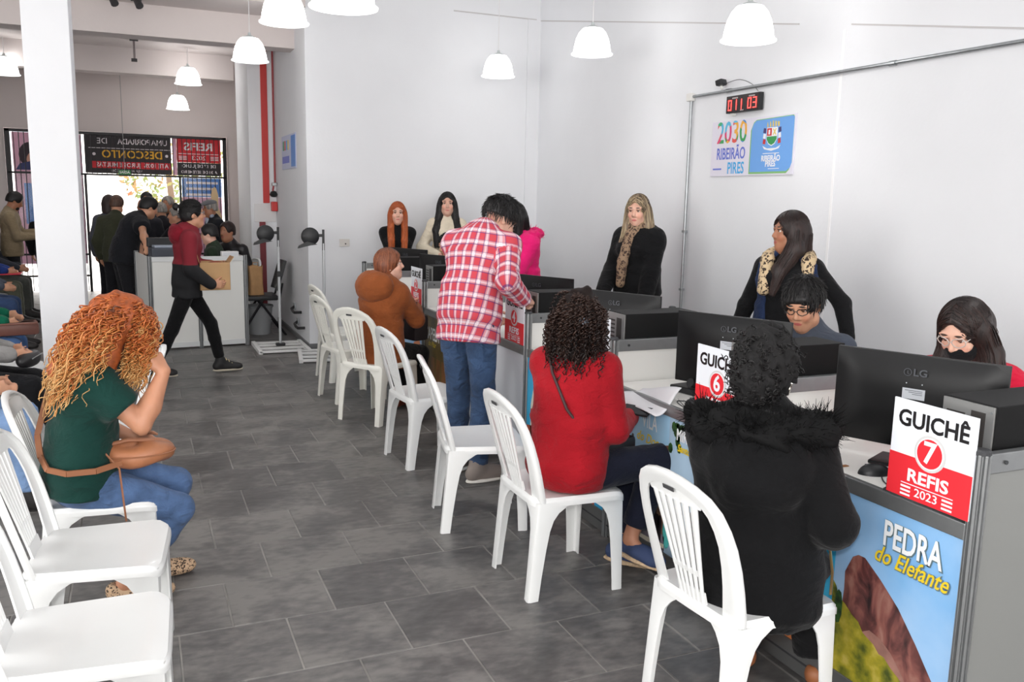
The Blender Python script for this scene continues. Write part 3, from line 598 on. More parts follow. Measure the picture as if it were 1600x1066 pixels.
# ---------------------------------------------------------------- white plastic chairs (local: facing +Y)
PLA = mat('white_plastic', (230, 231, 230), .30, var=.015, vscale=6, coat=.15); PLO = mat('old_white_plastic', (224, 223, 215), .4, var=.04, vscale=6)
SLOT = mat('slot_shade', (64, 64, 66), .6)
def BS(x, z, o=0.0):
    y = -.172 - .27 * (z - .44) - .05 * (z - .44) ** 2 - .030 * (1 - (x / .22) ** 2)
    return Vector((x, y - o, z))
def chair_meshes():
    me = {}
    def seat(u, v):
        a, b = 2 * u - 1, 2 * v - 1
        w = .205 + .012 * b
        ax = a * w; by = b * .205
        if abs(a) > .8 and abs(b) > .8:   # rounded corners
            q = ((abs(a) - .8) / .2) * ((abs(b) - .8) / .2); ax *= 1 - .07 * q; by *= 1 - .07 * q
        z = .442 - .014 * (1 - a * a) * (1 - b * b) - (.012 * max(0, (b - .7) / .3) ** 2)
        return (ax, by, z)
    m = MB(); m.grid(seat, 14, 14)
    def rim(u, v):
        s = u * 4; i = int(min(s, 3.9999)); f = s - i
        uv = [(f, 0), (1, f), (1 - f, 1), (0, 1 - f)][i]
        p = Vector(seat(*uv)); d = Vector((p.x, p.y, 0)).normalized()
        return p + d * (.010 * math.sin(min(v * 2, 1) * PI / 2)) - Vector((0, 0, .036 * v + (.004 if 0 < v < .3 else 0)))
    m.grid(rim, 56, 5); me['seat'] = m.mesh('seat', True, 60)
    def leg(sx, fy):
        top = Vector((sx * .208, fy * .200, .425)); bot = Vector((sx * (.222 if fy > 0 else .205), fy * .205 if fy > 0 else -.238, 0))
        lv = [(0, .050, .044), (.10, .053, .046), (.22, .060, .052), (.30, .068, .060), (.345, .080, .075), (.375, .100, .098), (.40, .135, .130), (.425, .20, .19)]
        m = MB(); prev = None; rows = []
        for z, wy, wx in lv:
            f = z / .425; c = bot.lerp(top, f); c.z = z
            wy2 = min(wy, .20); wx2 = min(wx, .19)
            pts = [Vector((c.x - sx * wx2, c.y - fy * .004, z)), Vector((c.x - sx * .014, c.y, z)), Vector((c.x - sx * .004, c.y - fy * .004, z)), Vector((c.x, c.y - fy * .014, z)), Vector((c.x - sx * .003, c.y - fy * wy2, z))]
            inn = [p - Vector((sx * .006 if j >= 2 else 0, fy * .006 if j <= 2 else 0, 0)) for j, p in enumerate(pts)]
            rows.append(pts + inn[::-1])
        n = len(rows[0]); vs_ = [p for r in rows for p in r]
        fs_ = [(i * n + k, i * n + (k + 1) % n, (i + 1) * n + (k + 1) % n, (i + 1) * n + k) for i in range(len(rows) - 1) for k in range(n)] + [tuple(range(n))]
        if sx * fy < 0: fs_ = [f[::-1] for f in fs_]
        m.add(vs_, fs_); return m.mesh('leg', True, 40)
    for q, (sx, fy) in enumerate(((-1, 1), (1, 1), (-1, -1), (1, -1))): me['leg%d' % q] = leg(sx, fy)
    # back frame: a wide arch band
    path = [(-.196, .405, .070), (-.205, .47, .066), (-.212, .54, .060), (-.216, .61, .055), (-.214, .68, .050), (-.204, .735, .048), (-.185, .785, .047), (-.155, .82, .046), (-.11, .845, .046), (-.055, .86, .046), (0, .865, .046)]
    path = path + [(-x, z, w) for x, z, w in path[-2::-1]]
    m = MB(); n = len(path); rows = []
    for i, (x, z, w) in enumerate(path):
        a = Vector((path[min(i + 1, n - 1)][0] - path[max(i - 1, 0)][0], path[min(i + 1, n - 1)][1] - path[max(i - 1, 0)][1])).normalized()
        nx, nz = a.y, -a.x      # inward
        o3 = lambda q, d: BS(x + nx * q, z + nz * q, d)
        rows.append([o3(0, -.012), o3(-.006, -.002), o3(-.004, .010), o3(.006, .014), o3(w * .5, .010), o3(w, .006), o3(w, 0), o3(w * .5, .002), o3(.010, .002), o3(.006, -.012)])
    k_ = len(rows[0]); m.add([p for r in rows for p in r], [(i * k_ + j, i * k_ + (j + 1) % k_, (i + 1) * k_ + (j + 1) % k_, (i + 1) * k_ + j) for i in range(n - 1) for j in range(k_)] + [tuple(range(k_))[::-1], tuple((n - 1) * k_ + j for j in range(k_))])
    me['back_frame'] = m.mesh('back_frame', True, 50)
    m = MB(); m.grid(lambda u, v: BS((u - .5) * (.235 + .05 * v), .775 + v * (.050 + .0 * u) + .012 * v * (1 - (2 * u - 1) ** 2), .003), 10, 4, .007); me['crest'] = m.mesh('crest', True, 50)
    NS = 6
    def slat(i):
        def f(u, v):
            c = (i - (NS - 1) / 2) / NS; half = .5 / NS * .80; t = c + (u - .5) * 2 * half
            wd = .120 + .100 * (v ** 1.2); x = t * wd
            return BS(x, .425 + v * .355, .003 + .004 * (1 - (2 * u - 1) ** 2))
        return MB().grid(f, 4, 8, .006).mesh('slat', True, 50)
    for i in range(NS): me['slat%d' % i] = slat(i)
    m = MB(); m.grid(lambda u, v: BS((u - .5) * .135, .535 + v * .016, .006), 6, 1, .006); m.grid(lambda u, v: BS((u - .5) * .128, .425 + v * .055, .004), 6, 2, .008); me['rib'] = m.mesh('rib')
    m = MB(); m.grid(lambda u, v: BS((u - .5) * .05, .806 + v * .012, .0125), 4, 1, .003); me['hand_slot_shade'] = m.mesh('hand_slot_shade')  # dark plate colours in the shade of an open slot
    return me
CM = chair_meshes()
def chair(x, y, head, lab, m=PLA, z=0.0):
    t = thing('plastic_chair', lab, 'chair', (x, y, z), R(head - 90), 'white plastic chairs')
    for k, me in CM.items():
        nm = k.rstrip('0123456789'); mm = SLOT if k == 'hand_slot_shade' else m
        me2 = me
        if len(me.materials) and me.materials[0] != mm:
            key = k + mm.name
            if key not in CMX: CMX[key] = me.copy(); CMX[key].materials.clear()
            me2 = CMX[key]
        link(nm, me2, mm, t)
    return t
CMX = {}
# ---------------------------------------------------------------- chairs
for x, y, h, lab, m in [(1.74, 2.10, 4, 'white plastic chair holding the woman in the black fur-hooded coat', PLA), (1.655, 3.245, 0, 'white plastic chair holding the woman in the red sweater', PLA),
        (1.595, 4.03, -12, 'empty white plastic chair in front of the man in the plaid shirt', PLA), (1.668, 5.13, 6, 'white plastic chair left of the plaid shirt, its slatted back to the brown jacket', PLA),
        (1.63, 6.25, 34, 'white plastic chair turned to the far wall, holding the brown hooded jacket', PLO), (1.60, 6.97, 11, 'yellowed white plastic chair behind the brown jacket, second from the far end', PLO), (1.73, 7.78, 8, 'farthest yellowed white plastic chair in the counter row', PLO),
        (-.19, 1.90, 0, 'white plastic chair cut off at the bottom left corner', PLA), (-.17, 2.51, -3, 'empty white plastic chair, second from the bottom left corner', PLA), (-.16, 3.15, -6, 'empty white plastic chair just in front of the orange haired woman', PLA), (-.17, 3.78, -2, 'white plastic chair holding the orange haired woman', PLA),
        (-.22, 4.75, 182, 'white plastic chair facing away beyond the orange haired woman', PLA),
        (-.99, 5.0, 0, 'white plastic chair under the light blue jeans at the left edge', PLA), (-1.0, 5.95, 0, 'white plastic chair under the black trousers at the left edge', PLA), (-.86, 6.75, 0, 'white plastic chair showing beside the white column', PLA),
        (-1.28, 7.55, 0, 'white plastic chair under the green sweater at the left edge', PLA), (-1.62, 10.3, 0, 'white plastic chair under the dark blue jeans at the left edge', PLA), (-1.78, 12.0, 0, 'white plastic chair under the olive trousers at the far left', PLA), (-1.75, 12.75, 0, 'white plastic chair under the grey trousers at the far left', PLA),
        (1.05, 11.02, 200, 'white plastic chair holding the man in the black leather jacket', PLA), (.80, 10.75, 180, 'white plastic chair behind the white reception desk', PLA)]:
    chair(x, y, h, lab, m)

# ---------------------------------------------------------------- wall items
GALV = mat('galvanised', (166, 170, 172), .35, metal=.8, var=.08, vscale=30)
t = thing('conduit', 'galvanised steel conduit running along and down the white wall', 'conduit', (4.325, 6.28, 0))
MB().tube([(0, 0, .0), (0, 0, 2.53)], .0125, 10).build('riser', GALV, t, True); MB().tube([(0, 0, 2.53), (0, -6.2, 2.525)], .0125, 10).build('run', GALV, t, True)
MB().box(-.025, .018, -.03, .045, 2.495, 2.56, .008).build('elbow_box', mat('pale_plastic', (226, 224, 220), .5), t)
for y, z in ((-.48, 2.529), (-2.1, 2.527), (-3.2, 2.526)): MB().tube([(0, y, z), (0, y - .05, z)], .017, 10).build('coupling', GALV, t)
for z in (1.4, .9): MB().box(-.016, .016, -.02, .02, z, z + .02, .002).build('clamp', GALV, t)
t = thing('wall_camera', 'small black and red camera perched on the conduit', 'camera', (4.30, 5.83, 2.562), R(200))
MB().box(-.03, .05, -.03, .03, .01, .055, .01, rot=Matrix.Rotation(.25, 3, 'X')).build('body', DP, t); MB().tube([(0, -.02, .02), (0, .0, -.018)], .012, 8).build('bracket', PANEL, t); MB().lathe([(0, 0), (.014, 0), (.014, .012), (0, .012)], 10).build('lens', mat('red_led', (210, 30, 30), .3, emit=.6), t).matrix_local = plane_mat((-.03, -.012, .03), (0, 1, 0), (0, 0, 1))
wire('thin cable from the wall camera to the number display', [(4.32, 5.80, 2.59), (4.325, 5.65, 2.60), (4.325, 5.5, 2.55), (4.325, 5.42, 2.49)])
t = thing('queue_display', 'black LED number display with red digits on the white wall', 'display', (4.31, 5.565, 2.415))
MB().box(-.012, .025, -.20, .20, -.065, .065, .004).build('case', DP, t); MB().box(-.0135, -.0115, -.19, .19, -.058, .058).build('face', mat('display_face', (28, 10, 14), .3), t)
LED = mat('led_red', (255, 70, 64), .4, emit=2.2)
SEG = {'0': 'abcdef', '1': 'bc', '3': 'abcdg'}
for i, ch in enumerate('011 03'):
    if ch == ' ': continue
    cy = .150 - .062 * i + (.0 if i < 3 else .012)
    h, w = .036, .017
    S = dict(a=(-w, w, h, h), d=(-w, w, -h, -h), g=(-w, w, 0, 0), b=(w, w, 0, h), c=(w, w, -h, 0), f=(-w, -w, 0, h), e=(-w, -w, -h, 0))
    dg = MB()
    for sname in SEG[ch]:
        a0, a1, z0, z1 = S[sname]; dg.box(-.0155, -.0136, cy - a1 - .0035, cy - a0 + .0035, z0 - .0065 - .0035, z1 - .0065 + .0035)
    dg.build('digit', LED, t)
for y, w in ((.09, .035), (-.11, .035)): MB().box(-.0155, -.0136, y - w, y + w, .040, .050).build('caption', mat('display_caption', (170, 160, 160), .5), t)
MB().box(-.0155, -.0136, -.02, .02, -.056, -.048).build('caption', mat('display_caption', (170, 160, 160), .5), t)
MB().box(.0, .028, .12, .16, -.085, -.066).build('bracket', PANEL, t)
# 2030 wall sign
def colour_print(name):
    m = bpy.data.materials.new(name); m.use_nodes = True; nt = m.node_tree; b = nt.nodes['Principled BSDF']; b.inputs['Roughness'].default_value = .5
    tc = nd(nt, 'ShaderNodeTexCoord'); v = nd(nt, 'ShaderNodeTexVoronoi'); v.inputs['Scale'].default_value = 9.0; nt.links.new(tc.outputs['Object'], v.inputs[0])
    r = nd(nt, 'ShaderNodeValToRGB'); r.color_ramp.interpolation = 'CONSTANT'; el = r.color_ramp.elements
    cols = [(66, 160, 92), (228, 92, 84), (92, 186, 222), (240, 176, 70), (70, 178, 130), (222, 72, 120), (240, 196, 66), (84, 150, 214)]
    el[0].position = 0; el[0].color = lin(cols[0]); el[1].position = .88; el[1].color = lin(cols[-1])
    for i, c in enumerate(cols[1:-1]): e = el.new(.14 + .125 * i); e.color = lin(c)
    sp = nd(nt, 'ShaderNodeSeparateColor'); nt.links.new(v.outputs['Color'], sp.inputs[0]); nt.links.new(sp.outputs[0], r.inputs[0]); nt.links.new(r.outputs[0], b.inputs['Base Color'])
    return m
t = thing('city_sign', 'colourful 2030 Ribeirão Pires sign with a blue crest panel on the white wall', 'sign', (4.342, 5.49, 2.085))
MB().box(-.003, .006, -.49, .49, -.215, .215, .001).build('board', mat('sign_board', (226, 222, 234), .5), t)
def wt(tx, y, z, size, m, lay=1, par=None, **kw): return put_text('lettering', tx, m, par or t, (-.0035 - .0008 * lay, y, z), (0, -1, 0), (0, 0, 1), size=size, extr=.0003, **kw)
BLU1 = mat('sign_periwinkle', (104, 118, 206), .5); BLU2 = mat('sign_cyan', (74, 172, 228), .5); CP = colour_print('sign_multicolour')
wt('2030', .235, .115, .235, CP, 1, bold=.003, sx=.80); wt('RIBEIRÃO', .235, -.045, .125, BLU1, 1, bold=.0022, sx=.68); wt('PIRES', .165, -.158, .125, BLU2, 1, bold=.0022, sx=.72)
MB().box(-.0052, -.0038, .345, .455, -.165, -.153).build('dash', BLU1, t)
PB = mat('crest_blue', (112, 166, 230), .5)
pts = [(-.01, -.19), (-.01, .13), (-.03, .17), (-.06, .19), (-.46, .20), (-.475, .19), (-.475, -.13), (-.46, -.165), (-.42, -.19)]
MB().prism([(y, z) for y, z in [(.002, -.205), (.002, .12), (-.03, .18), (-.06, .196), (-.465, .205), (-.475, .19), (-.475, -.13), (-.45, -.18), (-.42, -.205)]], -.0045, -.0038, lambda u, v, w: (w, u, v)).build('crest_edge', mat('crest_edge_green', (134, 190, 120), .5), t)
cp = MB().prism(pts, -.0055, -.0046, lambda u, v, w: (w, u, v)).build('crest_panel', PB, t)
def cpoly(n, P_, m, l): return MB().prism(P_, -.0055 - .0008 * l, -.0055 - .0008 * (l - 1), lambda u, v, w: (w, u, v)).build(n, m, cp)
CY, CZ = -.245, .075
cr = mat('crest_red', (204, 58, 58), .5); cg = mat('crest_green', (58, 150, 82), .5); cy_ = mat('crest_gold', (232, 202, 92), .5); cw = mat('crest_white', (240, 240, 244), .5); cd = mat('crest_dark', (70, 60, 110), .5)
for i in range(5): cpoly('crown_ray', [(CY - .075 + .03 * i, CZ + .06), (CY - .06 + .03 * i, CZ + .06), (CY - .055 + .028 * i, CZ + .105 - .004 * abs(i - 2)), (CY - .075 + .032 * i, CZ + .10 - .004 * abs(i - 2))], cy_, 1)
cpoly('shield', [(CY - .06, CZ + .055), (CY + .06, CZ + .055), (CY + .06, CZ - .03), (CY + .035, CZ - .065), (CY, CZ - .08), (CY - .035, CZ - .065), (CY - .06, CZ - .03)], cw, 2)
cpoly('shield_quarter', [(CY + .003, CZ + .05), (CY + .055, CZ + .05), (CY + .055, CZ - .005), (CY + .003, CZ - .005)], cr, 3)
cpoly('shield_base', [(CY - .055, CZ - .01), (CY + .055, CZ - .01), (CY + .055, CZ - .03), (CY + .03, CZ - .06), (CY, CZ - .073), (CY - .03, CZ - .06), (CY - .055, CZ - .03)], cg, 3)
cpoly('cross_mark', [(CY - .05, CZ + .045), (CY - .04, CZ + .045), (CY - .008, CZ), (CY - .018, CZ)], cy_, 3); cpoly('cross_mark', [(CY - .018, CZ + .045), (CY - .008, CZ + .045), (CY - .04, CZ), (CY - .05, CZ)], cy_, 4)
cpoly('tower_mark', [(CY + .02, CZ + .005), (CY + .038, CZ + .005), (CY + .038, CZ + .038), (CY + .02, CZ + .038)], cw, 4)
for sg in (-1, 1):
    for q in range(3): cpoly('mantle', [(CY + sg * .068, CZ + .05 - .04 * q), (CY + sg * .095, CZ + .055 - .04 * q), (CY + sg * .10, CZ + .02 - .04 * q), (CY + sg * .07, CZ + .015 - .04 * q)][::sg], [cd, cw, cr][q], 1)
cpoly('ribbon', [(CY - .1, CZ - .075), (CY - .05, CZ - .095), (CY + .05, CZ - .095), (CY + .1, CZ - .075), (CY + .08, CZ - .10), (CY, CZ - .115), (CY - .08, CZ - .10)], cw, 1)
wt('RIBEIRÃO', CY, -.095, .058, cw, 4, bold=.002, sx=.85); wt('PIRES', CY, -.135, .058, cw, 4, bold=.002, sx=.85)
MB().box(-.0075, -.0062, CY - .09, CY + .09, -.060, -.055).build('small_line', cw, cp); MB().box(-.0075, -.0062, CY - .10, CY + .02, -.172, -.167).build('small_line', cw, cp)
# notice on the side wall
t = thing('wall_notice', 'small blue notice high on the side of the far wall', 'notice', (1.675, 10.5, 2.14))
MB().box(-.003, .004, -.5, .5, -.19, .20, .001).build('sheet', mat('notice_sheet', (196, 202, 226), .6), t); MB().box(-.0045, -.0031, -.47, -.18, -.17, .18).build('blue_block', BLP, t); MB().box(-.0045, -.0031, -.05, .45, -.12, -.04).build('blue_block', BLU1, t)
for i, (y, m_) in enumerate(((.36, cg), (.24, cr), (.12, BLU2), (.02, cy_))): MB().box(-.0045, -.0031, y - .04, y + .04, .03, .14).build('digit_block', m_, t)
# fire alarm pipe
PIPE = mat('red_pipe', (160, 62, 66), .45)
t = thing('fire_pipe', 'thin red fire pipe with alarm bell beside the notice', 'pipe', (1.655, 11.5, 0))
MB().tube([(0, 0, 1.80), (0, 0, 4.3)], .013, 8).build('pipe', PIPE, t, True); MB().box(-.04, .02, -.04, .04, 1.76, 1.80, .006).build('valve', GALV, t)
MB().tube([(-.02, 0, 1.76), (-.03, 0, 1.70), (-.02, 0, 1.66)], .012, 8).build('hose', PIPE, t); MB().lathe([(0, .06), (.03, .05), (.055, .01), (.03, -.02), (0, -.025)], 14, (-.02, 0, 1.64)).build('bell', mat('bell_black', (30, 34, 34), .4), t, True)
MB().box(-.055, .02, -.045, .045, 1.44, 1.56, .01).build('alarm_box', mat('alarm_red', (200, 44, 44), .4), t)
o = MB().box(1.40, 1.67, 11.58, 11.6, 1.30, 1.53, .003).build('pilaster_plate', mat('plate_white', (224, 222, 222), .5)); tag(o, 'white cover plate between the red strips on the pilaster', 'plate')
t = thing('wall_outlet', 'white outlet plate low on the far wall above the chairs', 'outlet', (2.07, 9.375, 1.15)); MB().box(-.055, .055, -.004, .004, -.04, .04, .002).build('plate', mat('outlet_plate', (216, 212, 206), .5), t); MB().lathe([(0, .002), (.008, .002), (.008, 0)], 10).build('socket', DP, t).matrix_local = plane_mat((.01, -.0045, -.012), (1, 0, 0), (0, 0, 1))
for z, y, lab in ((.34, 10.05, 'upper black loop handle low on the side wall'), (.19, 9.85, 'lower black loop handle low on the side wall')):
    t = thing('grab_rail', lab, 'rail', (1.672, y, z)); MB().tube([(0, .22, .02), (-.05, .15, .0), (-.06, 0, -.012), (-.06, -.13, -.01), (0, -.2, .0)], .016, 8).build('grip', mat('handle_black', (40, 40, 42), .5), t, True); MB().box(-.01, .006, .18, .26, -.02, .06, .004).build('mount', GALV, t)

# ---------------------------------------------------------------- temperature check stands
def stand(x, y, rz, lab):
    t = thing('checkpoint_stand', lab, 'stand', (x, y, 0), rz); WM = mat('stand_white', (228, 228, 226), .45)
    for yy in (-.30, -.10, .10, .28): MB().box(-.26, .26, yy - .035, yy + .035, .012, .03, .003).build('base_slat', WM, t)
    for xx in (-.25, .25): MB().box(xx - .02, xx + .02, -.335, .315, 0, .04, .003).build('base_rail', WM, t)
    MB().tube([(0, 0, .03), (0, 0, 1.17)], .014, 10).build('pole', mat('stand_pole', (196, 198, 200), .4, metal=.3), t, True)
    MB().box(-.05, .05, -.03, .03, .03, .06, .01).build('foot_clamp', DP, t); MB().box(-.02, .02, -.02, .02, .78 if x < 1.5 else .55, .84 if x < 1.5 else .60, .004).build('joint', DP, t)
    MB().box(-.012, .012, -.012, .012, 1.10, 1.31, .003).build('head_post', DP, t)
    h = MB(); h.lathe([(0, -.025), (.075, -.025), (.09, -.015), (.09, .015), (.075, .025), (0, .025)], 24); hd = h.build('reader_head', DP, t, True, 40); hd.matrix_local = plane_mat((-.13, 0, 1.24), (1, 0, 0), (0, 0, 1))
    MB().box(-.06, 0, -.012, .012, 1.235, 1.265, .004).build('arm', DP, t); MB().prism([(-.13, 1.15), (-.06, 1.16), (-.16, 1.19), (-.245, 1.145), (-.255, 1.12), (-.225, 1.125)], -.03, .03, lambda u, v, w: (u, w, v)).build('visor', DP, t)
    return t
stand(1.385, 9.50, R(0), 'thin checkpoint stand with round black head beside the reception desk'); stand(1.74, 8.86, R(-8), 'thin checkpoint stand with round black head before the far wall')

# ---------------------------------------------------------------- reception desk
t = thing('reception_desk', 'white panelled reception desk with aluminium posts near the entrance', 'desk', (.11, 9.70, 0), math.atan2(.12, .96))
for x in (.0, .485, .97): link('post', POSTM, ALU, t, (x, 0, 0))
for a, b in ((.02, .468), (.502, .95)):
    MB().box(a, b, -.006, .006, .075, .935).build('panel', PANEL, t); MB().box(a, b, -.013, .013, .935, .985, .002).build('top_rail', mat('rail_white', (214, 216, 216), .4), t); MB().box(a, b, -.013, .013, .02, .075, .002).build('bottom_rail', mat('rail_white', (214, 216, 216), .4), t)
MB().box(-.008, .008, .02, 1.0, .02, .98).build('side_panel', PANEL, t); MB().box(.962, .978, .02, .8, .02, .98).build('side_panel', PANEL, t)
MB().box(.01, .96, .02, .58, .745, .77).build('worktop', TOPM, t); link('post', POSTM, ALU, t, (0, 1.0, 0)); link('post', POSTM, ALU, t, (.97, .8, 0))
t = thing('printer', 'dark grey printer on the reception desk left of the walking man', 'printer', (.28, 9.98, .77), R(8))
MB().box(-.16, .16, -.13, .13, 0, .30, .012).build('body', mat('printer_dark', (62, 66, 76), .45), t); MB().box(-.13, .15, -.12, .10, .30, .325, .006).build('lid', mat('printer_lid', (150, 158, 172), .35), t); MB().box(-.17, .17, .05, .14, .30, .40, .01).build('rear_tray', DP, t)
t = thing('desk_screen', 'small white box standing on the reception desk', 'box', (.93, 9.98, .77), R(8)); MB().box(-.09, .09, -.04, .04, 0, .255, .005).build('shell', mat('box_white', (232, 232, 232), .5), t); MB().box(-.08, .08, -.045, -.04, .2, .245).build('flap', mat('box_flap', (214, 216, 220), .5), t)
# black chair with paper bag, bin
t = thing('visitor_chair', 'black padded visitor chair beside the pilaster', 'chair', (1.305, 10.60, 0), R(90)); BP = mat('black_vinyl', (30, 30, 33), .5)
# local +Y faces -X
MB().box(-.22, .22, -.20, .24, .42, .475, .02).build('seat', BP, t, True, 50)
MB().grid(lambda u, v: ((u - .5) * .42, -.20 - .10 * v - .03 * math.sin(PI * u), .53 + .34 * v), 8, 8, .035).build('backrest', BP, t, True, 50)
for s in (-1, 1):
    MB().tube([(s * .2, .24, 0), (s * .2, -.02, .42)], .014, 8).build('leg', BLACK, t); MB().tube([(s * .2, -.28, 0), (s * .2, .02, .42)], .014, 8).build('leg', BLACK, t); MB().tube([(s * .2, -.1, .43), (s * .2, -.22, .46), (s * .2, -.25, .62)], .012, 8).build('back_strut', BLACK, t)
KRAFT = mat('kraft_paper', (184, 142, 98), .8, var=.12, vscale=14, bump=.2, bscale=20)
t = thing('paper_bag', 'brown paper bag standing on the black visitor chair', 'bag', (1.27, 10.56, .475), R(15)); m = MB(); m.grid(lambda u, v: (.085 * math.copysign(min(1, 1.3 * abs(math.cos(2 * PI * u))), math.cos(2 * PI * u)) * (1 - .12 * math.sin(PI * v)), .055 * math.copysign(min(1, 1.3 * abs(math.sin(2 * PI * u))), math.sin(2 * PI * u)) * (1 - .45 * v * v), .34 * v + .012 * math.sin(9 * u * PI) * v), 24, 8)
m.build('body', KRAFT, t, True, 60); MB().tube([(-.03, 0, .33), (-.03, .0, .38), (.03, 0, .38), (.03, 0, .33)], .005, 6).build('handle', KRAFT, t)
t = thing('waste_bin', 'grey waste bin under the black visitor chair', 'bin', (1.31, 10.60, 0)); MB().lathe([(.12, 0), (.15, .33), (.155, .34), (.145, .34), (.115, .01), (0, .01)], 24).build('tub', mat('bin_grey', (150, 152, 154), .5), t, True, 40); MB().lathe([(.15, .32), (.162, .325), (.162, .345), (.15, .345)], 24).build('rim', mat('bin_rim', (128, 130, 132), .5), t)
# beige cut-out figure by the entrance
t = thing('wooden_cutout', 'tall beige board cut-out with a raised finger by the entrance', 'board', (1.08, 13.6, 0))
MB().prism([(-.16, 0), (.13, 0), (.12, .9), (.10, 1.3), (.05, 1.45), (.055, 1.62), (.03, 1.72), (0, 1.745), (-.03, 1.70), (-.045, 1.6), (-.05, 1.42), (-.12, 1.25), (-.15, .8)], -.012, .012, lambda u, v, w: (u, w, v)).build('board', mat('beige_board', (198, 172, 134), .7, var=.08, vscale=5), t)
MB().box(-.1, .1, -.15, .2, 0, .03).build('foot', mat('beige_board', (198, 172, 134), .7), t)
# ================================================================ people: bodies and clothes are grown as smooth fields
def V3(*a): return np.array(a, float)
def nrm(a): return a / (np.linalg.norm(a) + 1e-12)
def rotx(d): c, s = math.cos(R(d)), math.sin(R(d)); return np.array([[1, 0, 0], [0, c, -s], [0, s, c]])
def roty(d): c, s = math.cos(R(d)), math.sin(R(d)); return np.array([[c, 0, s], [0, 1, 0], [-s, 0, c]])
def rotz(d): c, s = math.cos(R(d)), math.sin(R(d)); return np.array([[c, -s, 0], [s, c, 0], [0, 0, 1]])
class Field:
    """signed-distance field on a rectilinear grid, finer where asked"""
    def __init__(s, prims, h, fine=(), pad=.02):
        lo = np.min([p['lo'] for p in prims if p['op'] > 0], 0) - pad; hi = np.max([p['hi'] for p in prims if p['op'] > 0], 0) + pad
        s.ax = []
        for a in range(3):
            x = lo[a]; L = [x]
            while x < hi[a]:
                st = h
                for l, u, hf in fine:
                    if l[a] - h <= x <= u[a]: st = min(st, hf)
                x += st; L.append(x)
            s.ax.append(np.array(L, np.float32))
        s.D = np.full([len(a) for a in s.ax], .3, np.float32)
        for p in prims: s.put(p)
    def put(s, p):
        k = p['k']; m = k + .035; sl = []
        for a in range(3):
            i0 = np.searchsorted(s.ax[a], p['lo'][a] - m); i1 = np.searchsorted(s.ax[a], p['hi'][a] + m)
            if p['op'] == 0: i0, i1 = 0, len(s.ax[a])
            if i1 <= i0: return
            sl.append(slice(i0, i1))
        sl = tuple(sl); X = s.ax[0][sl[0]][:, None, None]; Y = s.ax[1][sl[1]][None, :, None]; Z = s.ax[2][sl[2]][None, None, :]
        d = p['f'](X, Y, Z).astype(np.float32); B = s.D[sl]
        if p['op'] > 0:
            hh = np.maximum(k - np.abs(B - d), 0) / max(k, 1e-6); s.D[sl] = np.minimum(B, d) - hh * hh * k * .25
        elif p['op'] < 0:
            d = -d; hh = np.maximum(k - np.abs(B - d), 0) / max(k, 1e-6); s.D[sl] = np.maximum(B, d) + hh * hh * k * .25
        else: s.D[sl] = B + d
    def mesh(s):
        D = s.D; D = np.pad(D, 1, constant_values=.3); ax = [np.concatenate([[a[0] - .02], a, [a[-1] + .02]]) for a in s.ax]
        S = D < 0; n = [q - 1 for q in D.shape]
        cnt = np.zeros(n, np.int8)
        for dx in (0, 1):
            for dy in (0, 1):
                for dz in (0, 1): cnt += S[dx:dx + n[0], dy:dy + n[1], dz:dz + n[2]]
        I, J, K = np.nonzero((cnt > 0) & (cnt < 8)); N = len(I)
        idx = np.full(n, -1, np.int32); idx[I, J, K] = np.arange(N)
        c = {}
        for dx in (0, 1):
            for dy in (0, 1):
                for dz in (0, 1): c[dx, dy, dz] = D[I + dx, J + dy, K + dz]
        acc = np.zeros((N, 3)); w = np.zeros(N); base = (ax[0][I], ax[1][J], ax[2][K]); ext = (ax[0][I + 1] - ax[0][I], ax[1][J + 1] - ax[1][J], ax[2][K + 1] - ax[2][K])
        for a in range(3):
            o = [q for q in range(3) if q != a]
            for e in (0, 1):
                for g in (0, 1):
                    A = [0, 0, 0]; A[o[0]] = e; A[o[1]] = g; Bq = list(A); Bq[a] = 1
                    va, vb = c[tuple(A)], c[tuple(Bq)]; m = (va < 0) != (vb < 0)
                    t = np.where(m, va / np.where(m, va - vb, 1), 0)
                    P = [base[q] + ext[q] * (t if q == a else A[q]) for q in range(3)]
                    for q in range(3): acc[:, q] += np.where(m, P[q], 0)
                    w += m
        co = acc / w[:, None]; F = []
        for a in range(3):
            o = [(a + 1) % 3, (a + 2) % 3]
            A = [slice(1, -1)] * 3; A[a] = slice(0, -1); Bq = list(A); Bq[a] = slice(1, None)
            sa, sb = S[tuple(A)], S[tuple(Bq)]; ch = np.argwhere(sa != sb); 
            if len(ch) == 0: continue
            flip = sb[ch[:, 0], ch[:, 1], ch[:, 2]]
            p = ch.copy(); 
            for q in range(3):
                if q != a: p[:, q] += 1
            def cell(e, g):
                z = p.copy(); z[:, o[0]] -= e; z[:, o[1]] -= g; return idx[z[:, 0], z[:, 1], z[:, 2]]
            q = np.stack([cell(1, 1), cell(0, 1), cell(0, 0), cell(1, 0)], 1)
            q[flip] = q[flip][:, ::-1]; F.append(q)
        return co, np.concatenate(F)
def np_mesh(name, co, F, smooth=True):
    me = bpy.data.meshes.new(name); me.vertices.add(len(co)); me.vertices.foreach_set('co', np.asarray(co, np.float32).ravel())
    me.loops.add(F.size); me.loops.foreach_set('vertex_index', F.astype(np.int32).ravel()); me.polygons.add(len(F))
    me.polygons.foreach_set('loop_start', np.arange(0, F.size, F.shape[1], dtype=np.int32))
    try: me.polygons.foreach_set('loop_total', np.full(len(F), F.shape[1], np.int32))
    except Exception: pass
    me.update(calc_edges=True); me.validate()
    if smooth: me.polygons.foreach_set('use_smooth', np.ones(len(me.polygons), bool))
    return me
